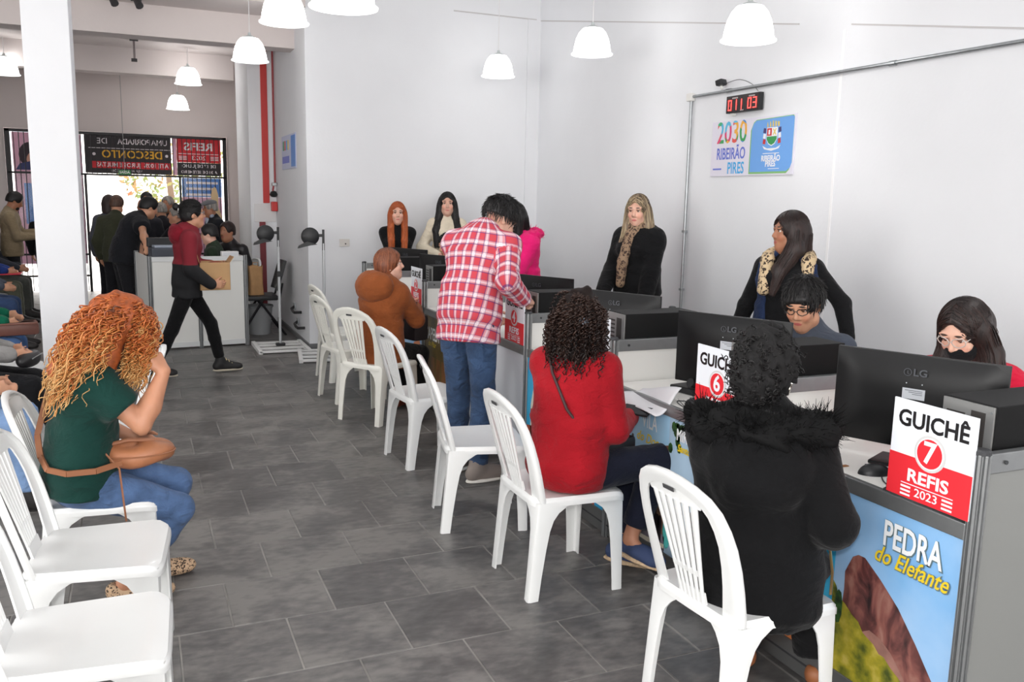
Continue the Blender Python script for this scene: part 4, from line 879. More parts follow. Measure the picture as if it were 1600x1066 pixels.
# primitives
def pc(a, b, ra, rb=None, k=.02, op=1):
    a = np.array(a, float); b = np.array(b, float); rb = ra if rb is None else rb; m = max(ra, rb); d = b - a; L2 = max(d @ d, 1e-9)
    def f(X, Y, Z):
        t = np.clip(((X - a[0]) * d[0] + (Y - a[1]) * d[1] + (Z - a[2]) * d[2]) / L2, 0, 1)
        return np.sqrt((X - a[0] - t * d[0]) ** 2 + (Y - a[1] - t * d[1]) ** 2 + (Z - a[2] - t * d[2]) ** 2) - (ra + (rb - ra) * t)
    return dict(f=f, lo=np.minimum(a, b) - m, hi=np.maximum(a, b) + m, k=k, op=op)
def pe(c, r, Rm=np.eye(3), k=.02, op=1):
    c = np.array(c, float); r = np.array(r, float); e = np.sqrt(((Rm * r[None, :]) ** 2).sum(1))
    def f(X, Y, Z):
        x, y, z = X - c[0], Y - c[1], Z - c[2]
        u = Rm[0, 0] * x + Rm[1, 0] * y + Rm[2, 0] * z; v = Rm[0, 1] * x + Rm[1, 1] * y + Rm[2, 1] * z; w = Rm[0, 2] * x + Rm[1, 2] * y + Rm[2, 2] * z
        k0 = np.sqrt((u / r[0]) ** 2 + (v / r[1]) ** 2 + (w / r[2]) ** 2); k1 = np.sqrt((u / r[0] ** 2) ** 2 + (v / r[1] ** 2) ** 2 + (w / r[2] ** 2) ** 2) + 1e-9
        return k0 * (k0 - 1) / k1
    return dict(f=f, lo=c - e, hi=c + e, k=k, op=op)
def pt(a, b, r0, r1, side, k=.03, op=1, rnd=.012):
    """tapered tube of elliptical section, flat ended; r = (half width along side, half depth)"""
    a = np.array(a, float); b = np.array(b, float); ax = b - a; L = np.linalg.norm(ax); ax = ax / L
    s_ = np.array(side, float); s_ = nrm(s_ - ax * (s_ @ ax)); q_ = np.cross(ax, s_); m = max(*r0, *r1)
    def f(X, Y, Z):
        x, y, z = X - a[0], Y - a[1], Z - a[2]; h = x * ax[0] + y * ax[1] + z * ax[2]; t = np.clip(h / L, 0, 1)
        u = (x * s_[0] + y * s_[1] + z * s_[2]) / (r0[0] + (r1[0] - r0[0]) * t); v = (x * q_[0] + y * q_[1] + z * q_[2]) / (r0[1] + (r1[1] - r0[1]) * t)
        mr = np.minimum(r0[0] + (r1[0] - r0[0]) * t, r0[1] + (r1[1] - r0[1]) * t); d1 = (np.sqrt(u * u + v * v) - 1) * mr
        d2 = np.maximum(-h, h - L); A = d1 + rnd; Bq = d2 + rnd
        return np.minimum(np.maximum(A, Bq), 0) + np.sqrt(np.maximum(A, 0) ** 2 + np.maximum(Bq, 0) ** 2) - rnd
    return dict(f=f, lo=np.minimum(a, b) - m, hi=np.maximum(a, b) + m, k=k, op=op)
def pcut(p0, n_, k=.006):
    """remove everything on the side n_ points to"""
    p0 = np.array(p0, float); n_ = nrm(np.array(n_, float))
    return dict(f=lambda X, Y, Z: -((X - p0[0]) * n_[0] + (Y - p0[1]) * n_[1] + (Z - p0[2]) * n_[2]), lo=V3(-9, -9, -9), hi=V3(9, 9, 9), k=k, op=-1)
def pnoise(amp, freq, seed=0, ridge=True, st=(1, 1, 1)):
    r = np.random.default_rng(seed); ks = [nrm(r.normal(size=3)) * freq * r.uniform(.6, 1.5) * np.array(st) for _ in range(5)]; ws = [nrm(r.normal(size=3)) * freq * .5 for _ in range(5)]; ph = r.uniform(0, 6.28, 10)
    def f(X, Y, Z):
        o = 0
        for i in range(5):
            w_ = np.sin(X * ws[i][0] + Y * ws[i][1] + Z * ws[i][2] + ph[i]); q = np.sin(X * ks[i][0] + Y * ks[i][1] + Z * ks[i][2] + 1.6 * w_ + ph[5 + i])
            o = o + ((.4 - (1 - np.abs(q)) ** 2) * w_ if ridge else q)
        return o * amp / 2.2
    return dict(f=f, lo=V3(-9, -9, -9), hi=V3(9, 9, 9), k=0, op=0)
def bounds(prims): return np.min([p['lo'] for p in prims], 0), np.max([p['hi'] for p in prims], 0)
def ik(a, b, l1, l2, pole):
    a = np.array(a, float); b = np.array(b, float); d = b - a; L = np.linalg.norm(d); L2 = min(max(L, abs(l1 - l2) + .01), (l1 + l2) * .999); u = d / L
    b = a + u * L2; x = (l1 * l1 - l2 * l2 + L2 * L2) / (2 * L2); h = math.sqrt(max(l1 * l1 - x * x, 0)); p = np.array(pole, float); p = nrm(p - u * (p @ u))
    return a + u * x + p * h, b
# skin: tone plus lips and brows placed in head coordinates
def skin_mat(name, tone, brow, lip):
    key = 'skin_' + name
    if key in _M: return _M[key]
    m = bpy.data.materials.new(key); m.use_nodes = True; nt = m.node_tree; b = nt.nodes['Principled BSDF']; b.inputs['Roughness'].default_value = .52
    b.inputs['Subsurface Weight'].default_value = .12; b.inputs['Subsurface Radius'].default_value = (.012, .005, .003)
    at = nd(nt, 'ShaderNodeAttribute'); at.attribute_name = 'headpos'
    def mask(c, r, soft):
        mp = nd(nt, 'ShaderNodeVectorMath', operation='SUBTRACT'); mp.inputs[1].default_value = c; ab = nd(nt, 'ShaderNodeVectorMath', operation='ABSOLUTE'); 
        nt.links.new(at.outputs['Vector'], ab.inputs[0]); nt.links.new(ab.outputs[0], mp.inputs[0])
        dv = nd(nt, 'ShaderNodeVectorMath', operation='DIVIDE'); dv.inputs[1].default_value = r; nt.links.new(mp.outputs[0], dv.inputs[0])
        ln = nd(nt, 'ShaderNodeVectorMath', operation='LENGTH'); nt.links.new(dv.outputs[0], ln.inputs[0])
        mr = nd(nt, 'ShaderNodeMapRange'); mr.inputs[1].default_value = 1.0; mr.inputs[2].default_value = 1 - soft; nt.links.new(ln.outputs['Value'], mr.inputs[0]); return mr.outputs[0]
    no = nd(nt, 'ShaderNodeTexNoise'); no.inputs['Scale'].default_value = 30; no.inputs['Detail'].default_value = 3
    t = lin(tone); base = nd(nt, 'ShaderNodeMixRGB'); base.inputs[1].default_value = tuple(x * .9 for x in t[:3]) + (1,); base.inputs[2].default_value = tuple(min(1, x * 1.08) for x in t[:3]) + (1,); nt.links.new(no.outputs[0], base.inputs[0])
    cur = base.outputs[0]
    # |z| is used, so features below the head centre are told apart by their depth window (second coordinate)
    blush = tuple(min(1, x * y) for x, y in zip(t[:3], (1.06, .80, .78)))
    for c, r, soft, colr in (((.038, .075, .030), (.026, .035, .028), .9, blush + (1,)), ((0, .093, .0605), (.025, .02, .0095), .3, lin(lip)), ((.031, .092, .0375), (.021, .02, .0055), .35, lin(brow)), ((.031, .088, .0215), (.019, .02, .0040), .3, lin(brow))):
        # lips/blush live below the centre, brows above: separate by the sign of z
        sp = nd(nt, 'ShaderNodeSeparateXYZ'); nt.links.new(at.outputs['Vector'], sp.inputs[0])
        g_ = nd(nt, 'ShaderNodeMath', operation='GREATER_THAN' if colr == lin(brow) else 'LESS_THAN'); g_.inputs[1].default_value = 0.0; nt.links.new(sp.outputs[2], g_.inputs[0])
        mu = nd(nt, 'ShaderNodeMath', operation='MULTIPLY'); nt.links.new(mask(c, r, soft), mu.inputs[0]); nt.links.new(g_.outputs[0], mu.inputs[1])
        mx = nd(nt, 'ShaderNodeMixRGB'); nt.links.new(mu.outputs[0], mx.inputs[0]); nt.links.new(cur, mx.inputs[1]); mx.inputs[2].default_value = colr; cur = mx.outputs[0]
    nt.links.new(cur, b.inputs['Base Color']); _M[key] = m
    return m
EYEW = mat('eye_white', (226, 222, 216), .25); IRIS = mat('iris', (46, 30, 22), .2)
class Person:
    def __init__(s, label, loc, head, h=1.70, tone=(214, 160, 134), brow=(60, 40, 32), lip=(186, 96, 92), girth=1.0, bg=False, fem=False, group=None,
                 pel=None, lean=0, slide=0, twist=0, hy=0, hp=0, hr=0, neckf=0.0, hands=None, poles=None, ank=None, kpoles=None, curl=(35, 35), hdir=None, hpalm=None, toes=None, skintag=None, hipyaw=0, sit=False, fing=True, hid=False):
        s.hid = hid
        s.s = h / 1.70; s.bg = bg; s.fem = fem; g = s.g = girth; s.loc = V3(loc[0], loc[1], loc[2] if len(loc) > 2 else 0); s.hd = head
        s.Rw = rotz(head - 90)
        s.root = thing('person', label, 'person', tuple(s.loc), R(head - 90), group)
        pel = V3(*(pel or ((0, -.03, .555 / s.s) if sit else (0, 0, .93))))
        T = rotz(twist); ln = lambda d: T @ roty(slide) @ rotx(-d)
        s.w0 = pel; s.w1 = pel + ln(lean * .55) @ V3(0, 0, .20); s.w2 = s.w1 + ln(lean * 1.1) @ V3(0, 0, .17); s.w3 = s.w2 + ln(lean * 1.35) @ V3(0, 0, .135)
        s.B = ln(lean * 1.1); s.B2 = ln(lean * 1.35); s.HB = rotz(hipyaw)
        hw = .150 if fem else .178
        s.sh = [s.w3 + s.B2 @ V3(q * hw, 0, -.055) for q in (-1, 1)]
        s.hip = [pel + s.HB @ V3(q * .088, 0, -.03) for q in (-1, 1)]
        s.nk = s.w3 + s.B2 @ V3(0, .015 + neckf * .5, .06)
        s.Hm = rotz(hy + twist * .0) @ rotx(-hp) @ roty(hr)
        s.hc = s.w3 + s.B2 @ V3(0, .03 + neckf, .09) + s.Hm @ V3(0, .01, .075)
        A1, A2, L1, L2 = .285, .25, .42, .40
        s.el = [None, None]; s.wr = [None, None]; s.kn = [None, None]; s.an = [None, None]; s.toe = [None, None]
        for i, q in enumerate((-1, 1)):
            tg = hands[i] if hands and hands[i] is not None else None
            tgt = s.sh[i] + V3(q * .06, .04, -.50) if tg is None else s.local(tg)
            pole = V3(*(poles[i] if poles and poles[i] is not None else (q * .5, -1, -.4)))
            s.el[i], s.wr[i] = ik(s.sh[i], tgt, A1, A2, pole)
            if ank and ank[i] is not None: at_ = V3(*ank[i])
            elif sit: at_ = s.hip[i] + s.HB @ V3(q * .02, .44, 0); at_[2] = .085
            else: at_ = V3(s.hip[i][0] + q * .012, s.hip[i][1] - .02, .085)
            kp = V3(*(kpoles[i] if kpoles and kpoles[i] is not None else (q * .08, 1, .55 if sit else 0)))
            s.kn[i], s.an[i] = ik(s.hip[i], at_, L1, L2, kp)
            td = V3(*(toes[i] if toes and toes[i] is not None else (q * .15, 1, 0))); s.toe[i] = s.an[i] + nrm(td) * .165 + V3(0, 0, -.055 if (toes is None or toes[i] is None or len(toes[i]) < 3 or abs(toes[i][2]) < .01) else -.02)
        s.curl = curl; s.hdir = hdir or (None, None); s.hpalm = hpalm or (None, None); s.fing = fing
        s.body(tone, brow, lip, skintag or ('t%d_%d_%d_%d' % (tone[0], tone[1], tone[2], brow[0])))
    def local(s, w): return s.Rw.T @ ((np.array(w, float) - s.loc)) / s.s
    def world(s, p): return s.loc + s.Rw @ (np.array(p, float) * s.s)
    def H(s, p): return s.hc + s.Hm @ np.array(p, float)
    def part(s, name, prims, h, m, fine=(), parent=None, pad=.02, attr=None):
        co, F = Field(prims, h, fine, pad).mesh(); me = np_mesh(name, co * s.s, F)
        if attr is not None:
            a = me.attributes.new(attr[0], 'FLOAT_VECTOR', 'POINT'); a.data.foreach_set('vector', np.asarray(attr[1](co), np.float32).ravel())
        return link(name, me, m, parent or s.root)
    def add(s, name, mb, m, parent=None, smooth=True):
        me = mb.mesh(name, smooth, 50); n = len(me.vertices); co = np.empty(n * 3, np.float32); me.vertices.foreach_get('co', co); me.vertices.foreach_set('co', co * s.s); return link(name, me, m, parent or s.root)
    def handprims(s, i):
        q = (-1, 1)[i]; w = s.wr[i]; d = nrm(s.wr[i] - s.el[i]) if s.hdir[i] is None else nrm(s.Rw.T @ V3(*s.hdir[i]))
        # palm normal: default faces the thigh / inward
        n_ = V3(-q, 0, 0) if s.hpalm[i] is None else s.Rw.T @ V3(*s.hpalm[i]); n_ = nrm(n_ - d * (n_ @ d)); t_ = np.cross(d, n_) * q     # thumb side
        P = []; cu = s.curl[i]; L = [(.030, .072), (.011, .082), (-.009, .076), (-.028, .060)]
        if s.bg or not s.fing:
            P.append(pe(w + d * .05, (.040, .052, .02), np.stack([t_, d, n_], 1), .02)); 
            e1 = w + d * .085; dd = nrm(d * math.cos(R(cu)) + n_ * math.sin(R(cu)))
            P += [pe(e1 + dd * .04, (.034, .045, .014), np.stack([t_, dd, np.cross(t_, dd)], 1), .015), pc(w + d * .03 + t_ * .03, w + d * .075 + t_ * .055 + n_ * .015, .012, .009, .015)]
            return P
        for j, (o, ln_) in enumerate(L):
            kn = w + d * (.086 - .006 * abs(j - 1)) + t_ * o; P.append(pc(w + t_ * o * .45, kn, .016, .0125, .012)); p = kn; an = 0
            for sg in (.44, .31, .25):
                an += cu * (1.0 if sg > .4 else .9); dd = nrm(d * math.cos(R(an)) + n_ * math.sin(R(an)) + t_ * o * .6); e = p + dd * ln_ * sg; P.append(pc(p, e, .0092, .0080 if sg > .3 else .0072, .004)); p = e
        b0 = w + d * .018 + t_ * .016 + n_ * .004; b1 = w + d * .052 + t_ * .043 + n_ * .016; P.append(pc(b0, b1, .0165, .0125, .012)); dd = nrm(d * .85 + t_ * .42 + n_ * (.2 + .5 * math.sin(R(cu)))); b2 = b1 + dd * .034; P.append(pc(b1, b2, .0108, .0095, .004)); P.append(pc(b2, b2 + nrm(dd + n_ * .25 - t_ * .25) * .026, .0095, .0075, .003))
        P.append(pe(w + d * .045 + n_ * .006, (.034, .045, .014), np.stack([t_, d, n_], 1), .012))
        return P
    def headprims(s):
        Q = lambda c, r, k=.02, op=1: pe(s.H(c), r, s.Hm, k, op); C_ = lambda a, b, ra, rb, k=.01, op=1: pc(s.H(a), s.H(b), ra, rb, k, op); f = s.fem; jw = .054 if f else .059
        P = [Q((0, -.012, .034), (.074, .094, .088)), Q((0, .030, -.035), (.060, .062, .082), .03), C_((0, .058, -.098), (0, .066, -.094), .024 if f else .028, .022, .035), C_((-.045, .01, -.068), (.045, .01, -.068), jw * .45, jw * .45, .035)]
        if s.bg:
            P += [C_((0, .090, .012), (0, .104, -.026), .009, .014, .012)]
        else:
            P += [Q((-.031, .100, .016), (.019, .020, .013), .012, -1), Q((.031, .100, .016), (.019, .020, .013), .012, -1), C_((-.045, .074, .036), (.045, .074, .036), .013 if f else .016, .013, .018),
                  C_((0, .086, .020), (0, .105, -.020), .0078, .0115, .008), C_((-.012, .093, -.027), (.012, .093, -.027), .0085, .0085, .008), C_((-.042, .066, -.022), (-.036, .070, -.03), .018, .018, .02), C_((.042, .066, -.022), (.036, .070, -.03), .018, .018, .02),
                  C_((-.017, .087, -.0555), (.017, .087, -.0555), .0065, .0065, .004), C_((-.014, .086, -.0665), (.014, .086, -.0665), .0075, .0075, .004),
                  C_((-.031, .082, .024), (-.031, .083, .0265), .013, .012, .004), C_((.031, .082, .024), (.031, .083, .0265), .013, .012, .004)]
        for q in (-1, 1): P += [Q((q * .076, -.008, -.006), (.009, .019, .032), .008), Q((q * .084, -.002, -.004), (.006, .010, .017), .006, -1)]
        return P
    def body(s, tone, brow, lip, key):
        g = s.g; P = []
        sx = s.B @ V3(1, 0, 0)
        P += [pe(s.w0 + V3(0, 0, -.01), (.150 * g, .100 * g, .11), s.HB), pt(s.w0, s.w1, (.140 * g, .092 * g), (.125 * g, .085 * g), sx), pt(s.w1, s.w2, (.125 * g, .085 * g), (.148 * g, .098 * g), sx), pe(s.w2 + s.B @ V3(0, 0, .04), (.150 * g, .10 * g, .13), s.B, .05), pc(s.sh[0], s.sh[1], .050, .050, .05)]
        P += [pc(s.w3 + s.B2 @ V3(0, -.01, -.02), s.nk, .062, .054, .04), pc(s.nk, s.H((0, -.015, -.04)), .054, .053, .03)]
        for i in (0, 1):
            P += [pc(s.sh[i], s.el[i], .048 * g, .038, .03), pc(s.el[i], s.el[i] * .65 + s.wr[i] * .35, .038, .039 * g, .015), pc(s.el[i] * .65 + s.wr[i] * .35, s.wr[i], .039 * g, .026, .015)]
            P += [pc(s.hip[i], s.kn[i], .080 * g, .052, .04), pc(s.kn[i], s.kn[i] * .65 + s.an[i] * .35, .050, .052, .02), pc(s.kn[i] * .65 + s.an[i] * .35, s.an[i], .052, .034, .02), pc(s.an[i] + V3(0, 0, -.015), s.toe[i], .032, .020, .02)]
        hp_ = s.headprims(); hands = [s.handprims(0), s.handprims(1)]
        fine = []
        hb = bounds([p for p in hp_ if p['op'] > 0]); fine.append((hb[0] - .01, hb[1] + .012, .0135 if s.bg else .0070))
        for q in hands:
            b_ = bounds(q); fine.append((b_[0] - .005, b_[1] + .008, .016 if (s.bg or not s.fing) else .0060))
        allp = [p for p in P if 1] + [p for p in hp_ if p['op'] > 0 and p['k'] > .009] + [p for p in hp_ if p['op'] < 0] + [p for p in hp_ if p['op'] > 0 and p['k'] <= .009] + hands[0] + hands[1]
        def at(co):
            L = (co - s.hc) @ s.Hm; far = (np.abs(L).max(1) > .16); L[far] = (0, -.5, 0); return L
        o = s.part('body', allp, .026 if s.bg else .021, skin_mat(key, tone, brow, lip), fine, attr=('headpos', at))
        if not s.bg:
            for q in (-1, 1):
                e = MB(); 
                for i_ in range(1): pass
                c0 = s.H((q * .031, .0765, .0150)); e.grid(lambda u, v: tuple(c0 + s.Hm @ (np.array([math.cos(2 * PI * u) * math.sin(PI * v), -math.cos(PI * v), math.sin(2 * PI * u) * math.sin(PI * v)]) * .0118)), 14, 8)
                eo = s.add('eye', e, EYEW)
                ir = MB(); c1 = s.H((q * .031, .0768, .0145)); ir.grid(lambda u, v: tuple(c1 + s.Hm @ (np.array([math.cos(2 * PI * u) * math.sin(.74 * v), math.cos(.74 * v), math.sin(2 * PI * u) * math.sin(.74 * v)]) * .0122)), 12, 3); s.add('iris', ir, IRIS, eo)
    # ---- clothes
    def topprims(s, t=.016, sleeve='long', hem=.10, bust=0.0, loose=1.0, collar=False, waist=None, armt=None):
        g = s.g; P = []; sx = s.B @ V3(1, 0, 0); T = lambda a: (a[0] * g * loose + t, a[1] * g * loose + t); at_ = t if armt is None else armt
        lo = s.w0 + s.HB @ V3(0, 0, -hem); wv = waist or (.128, .090)
        P += [pt(lo, s.w1, T((.160, .116)), T(wv), s.HB @ V3(1, 0, 0), .03), pt(s.w0, s.w1, T((.146, .102)), T(wv), sx, .05), pt(s.w1, s.w2, T(wv), T((.150, .100)), sx, .05), pe(s.w2 + s.B @ V3(0, 0, .035), (.150 * g + t, .098 * g + t, .13 + t), s.B, .05), pc(s.sh[0], s.sh[1], .046 + t * .7, .046 + t * .7, .06), pc(s.w3 + s.B2 @ V3(0, -.01, -.03), s.w3 + s.B2 @ V3(0, .0, .035), .068 + t, .056 + t * .7, .04)]
        if bust:
            for q in (-1, 1): P.append(pe(s.w2 + s.B @ V3(q * .072, .085 * g, -.015), (.066 * bust, .062 * bust, .066 * bust), s.B, .035))
        for i in (0, 1):
            if sleeve == 'long': P += [pc(s.sh[i], s.el[i], .046 * g + at_ * .8, .040 + at_ * .8, .035), pc(s.el[i], s.wr[i] * .94 + s.el[i] * .06, .042 + at_, .032 + at_ * .8, .02)]
            elif sleeve == 'short': P += [pt(s.sh[i], s.sh[i] * .35 + s.el[i] * .65, (.056 * g + at_,) * 2, (.054 * g + at_ * 1.3,) * 2, V3(0, 1, .3), .035)]
            elif sleeve == 'rolled': P += [pc(s.sh[i], s.el[i], .050 * g + at_, .044 + at_, .035), pt(s.el[i], s.wr[i] * .62 + s.el[i] * .38, (.046 + at_,) * 2, (.044 + at_,) * 2, V3(0, 1, .3), .02)]
        return P
    def proj(s, P, t=.012, lift=1.03, exact=False):
        c = np.array([0, -.014, .036]); r = np.array([.075 + t, .095 + t, .088 + t]); L = (P - s.hc) @ s.Hm - c; k = np.linalg.norm(L / r, axis=-1, keepdims=True); L = np.where((k < lift) | exact, L * lift / np.maximum(k, .05), L); return s.hc + (L + c) @ s.Hm.T
    def inface(s, P, line, w):
        L = (P - s.hc) @ s.Hm - np.array([0, .115, line - .105]); return (np.linalg.norm(L / np.array([w, .085, .105]), axis=-1) < .97)
    def over_short(s, m, N=700, t=.014, line=.078, low=-.035, comb=(0, .4, -1), ln=.05, seed=1, r0=.0022, lift=.008, side=False):
        r = np.random.default_rng(seed); G = []; cm = np.array(comb, float)
        for _ in range(N * 2):
            d = nrm(r.normal(size=3)); q = np.array([0, -.014, .036]) + d * np.array([.075 + t, .095 + t, .088 + t])
            if q[2] < low + .25 * q[1] + .01 or (abs(q[0]) > .06 and q[2] < .012 and q[1] > -.02): continue
            tn = (np.array([np.sign(q[0]) * .9, -.15, -.8]) if side else cm) + r.normal(0, .12 if side else .25, 3); tn = nrm(tn - d * (tn @ d)); x = np.linspace(0, 1, 6)[:, None]; P = s.hc + (q - d * .004 + tn * x * ln * r.uniform(.6, 1.2)) @ s.Hm.T
            P = s.proj(P, t, 1.01, side) + (x ** 1) * (s.Hm @ d) * lift * r.uniform(-.2, 1)
            if s.inface(P, line, .062).any(): continue
            G.append(P)
            if len(G) >= N: break
        return strand_obj(s, 'hair_strands', np.array(G), [r0, r0, r0, r0 * .9, r0 * .7, r0 * .2], m, 3, .3)
    def over_long(s, m, paths, n=110, t=.014, line=.082, w=.058, seed=1, r0=.0026, L=20, wav=.004):
        r = np.random.default_rng(seed); G = []
        for pts, rad in paths:
            x0 = ((np.array(pts[0]) - s.hc) @ s.Hm)[0]; P0 = [s.H((x0 * .15, -.015, .125)), s.H((x0 * .72, -.015, .078))] + [np.array(q, float) for q in pts]; R0 = [.02, .032] + list(rad)
            k = len(P0); u = np.linspace(0, k - 1, L); i0 = np.minimum(u.astype(int), k - 2); f = (u - i0)[:, None]; A = np.array(P0); C0 = A[i0] * (1 - f) + A[i0 + 1] * f; C0[1:-1] = (C0[:-2] + 2 * C0[1:-1] + C0[2:]) / 4; Rr = np.interp(u, range(k), R0)
            ax = nrm(P0[-1] - P0[2] + 1e-6); e1 = nrm(np.cross(ax, [0, 1, .1])); e2 = np.cross(ax, e1)
            for _ in range(n):
                th = r.uniform(0, 2 * PI); ph = r.uniform(0, 6.28); o = (math.cos(th) * e1 + math.sin(th) * e2)[None, :] * (Rr * r.uniform(.94, 1.08))[:, None] + (wav * np.sin(u * r.uniform(1.5, 3) + ph))[:, None] * e1
                P = s.proj(C0 + o, t, 1.02)
                if s.inface(P, line, w).any(): continue
                j = r.integers(0, 3); P = P.copy(); P[-1] += nrm(P[-1] - P[-2]) * r.uniform(0, .04); G.append(P)
        return strand_obj(s, 'hair_strands', np.array(G), np.linspace(r0, r0 * .6, L), m, 3, .3)
    def top(s, name, m, h=None, noise=.005, seed=1, extra=(), attr=None, **kw):
        P = s.topprims(**kw) + list(extra)
        if noise and not s.bg: P.append(pnoise(noise, 26, seed))
        return s.part(name, P, h or (.021 if s.bg else .0128), m, attr=attr)
    def legs(s, name, m, t=.012, hem=.03, noise=.004, seed=2, flare=0, up=.06, h=None):
        g = s.g; P = [pe(s.w0 + V3(0, 0, -.015), (.146 * g + t * .7, .098 * g + t * .7, .10 + t), s.HB), pt(s.w0 + V3(0, 0, -.02), s.w0 * .5 + s.w1 * .5 + V3(0, 0, up - .06), (.140 * g + t * .5, .094 * g + t * .5), (.128 * g + t * .5, .088 * g + t * .5), V3(1, 0, 0), .03)]
        for i in (0, 1):
            e = s.an[i] + nrm(s.kn[i] - s.an[i]) * hem
            P += [pc(s.hip[i], s.kn[i], .078 * g + t, .056 + t, .03), pc(s.kn[i], s.kn[i] * .6 + e * .4, .056 + t, .054 + t + flare * .5, .02), pt(s.kn[i] * .6 + e * .4, e, (.054 + t + flare * .5,) * 2, (.044 + t + flare,) * 2, V3(1, 0, .01), .02)]
        if noise and not s.bg: P.append(pnoise(noise, 24, seed))
        return s.part(name, P, h or (.024 if s.hid or s.bg else .0145), m)
    def shoes(s, m, sole=None, names='shoe', t=.0, low=False, h=None):
        out = []
        for i in (0, 1):
            d = s.toe[i] - s.an[i]; f = nrm(V3(d[0], d[1], d[2] + .055)); up = nrm(nrm(s.kn[i] - s.an[i]) * .001 + V3(0, 0, 1) - f * f[2]); sd = np.cross(f, up); a = s.an[i]; Rm = np.stack([sd, f, up], 1)
            o3 = lambda x, y, z: a + Rm @ V3(x, y, z)
            P = [pe(o3(0, .085, -.045), (.047, .125, .042), Rm, .02), pe(o3(0, -.035, -.035), (.038, .045, .045), Rm, .025), pe(o3(0, .150, -.055), (.046, .06, .03), Rm, .02)]
            if not low: P += [pc(o3(0, -.01, 0), o3(0, -.005, .03), .046, .048, .02), pc(o3(0, .02, -.005), o3(0, .10, -.035), .044, .038, .02)]
            P.append(pcut(o3(0, 0, -.078), -up))
            if low: P.append(pe(o3(0, .01, .03), (.032, .07, .05), Rm, .01, -1))
            o = s.part(names, P, h or (.018 if s.bg or s.hid else .009), m); out.append(o)
            if sole is not None: s.part('sole', [pt(o3(0, .07, -.086), o3(0, .07, -.066), (.050, .150), (.049, .147), sd, .005, rnd=.005)], .008 if not s.bg else .014, sole, parent=o)
        return out
    # ---- hair
    def cap(s, t=.011, low=-.03, line=.052, k=.012, back=True):
        """hair shell over the skull with a hairline"""
        Q = lambda c, r, kk=.02, op=1: pe(s.H(c), r, s.Hm, kk, op)
        P = [Q((0, -.014, .036), (.075 + t, .095 + t, .088 + t))]
        if back: P.append(Q((0, -.035, -.02), (.068 + t * .8, .070 + t * .6, .075), .03))
        return P
    def facecut(s, line=.086, w=.064): return [pe(s.H((0, .115, line - .105)), (w, .085, .105), s.Hm, .012, -1)]
    def short_hair(s, m, t=.013, line=.086, low=-.035, noise=.003, fringe=False, h=None, name='hair', sm=None, comb=(0, .5, -1), N=800):
        if not s.bg: s.over_short(sm or HS['black'], N, t, line, low, comb, lift=.014 if fringe else .008)
        P = s.cap(t) + s.facecut(line) + [pcut(s.H((0, -.05, low)), s.Hm @ V3(0, .25, -1))]
        for q in (-1, 1): P.append(pe(s.H((q * .088, .012, -.035)), (.03, .034, .048), s.Hm, .01, -1))
        if fringe: P.append(pc(s.H((-.04, .078, .072)), s.H((.045, .082, .060)), .018, .014, .012))
        if noise and not s.bg: P.append(pnoise(noise, 90, 5, True, (1, 1, .6)))
        return s.part(name, P, h or (.013 if s.bg else .0065), m)
    def strands(s, name, guides, r, m, n=5, kind='stuff'):
        mb = MB()
        for g_ in guides: mb.tube([tuple(p) for p in g_], [r * (1 - .75 * (i / (len(g_) - 1)) ** 2) for i in range(len(g_))], n, cap=False)
        o = s.add(name, mb, m); o['kind'] = kind; return o
    def long_hair(s, m, paths, t=.012, line=.092, noise=.0035, h=None, face=.064, seed=3, sm=None, n=110):
        """paths: (list of local points, list of radii (w, d)) hanging masses, joined to the cap"""
        P = s.cap(t)
        if not s.bg:
            s.over_long(sm or HS['black'], paths, n, t, line, face, seed); s.over_short(sm or HS['black'], 650, t, line, -.08, ln=.085, r0=.0024, lift=.002, side=True)
        for pts, rad in paths:
            for i in range(len(pts) - 1): P.append(pc(pts[i], pts[i + 1], rad[i], rad[i + 1], .025))
        P += s.facecut(line, face)
        if noise and not s.bg: P.append(pnoise(noise, 100, seed, True, (1, 1, .12)))
        return s.part('hair', P, h or (.013 if s.bg else .0075), m)
    def glasses(s, m, w=.024, hh=.017):
        mb = MB()
        for q in (-1, 1):
            mb.tube([tuple(s.H((q * .032 + w * math.cos(a) * 1.0, .1015 - .010 * (math.cos(a) * q > .3), .013 + hh * math.sin(a)))) for a in np.linspace(0, 2 * PI, 17)], .0021, 6, cap=False)
            mb.tube([tuple(s.H((q * (.032 + w), .095, .018))), tuple(s.H((q * .068, .05, .018))), tuple(s.H((q * .077, -.01, .014)))], .0018, 6)
        mb.tube([tuple(s.H((-.009, .104, .016))), tuple(s.H((0, .107, .019))), tuple(s.H((.009, .104, .016)))], .0018, 6); return s.add('glasses', mb, m)
def hair_mat(name, col, col2=None, rough=.42, sc=70):
    if name in _M: return _M[name]
    c2 = col2 or tuple(min(255, c * 1.5 + 12) for c in col)
    m = ramp_mat(name, [(.35, col), (.68, c2)], scale=(1, 1, .06), nscale=sc, detail=3, rough=min(.9, rough + .12), bump=.6); return m
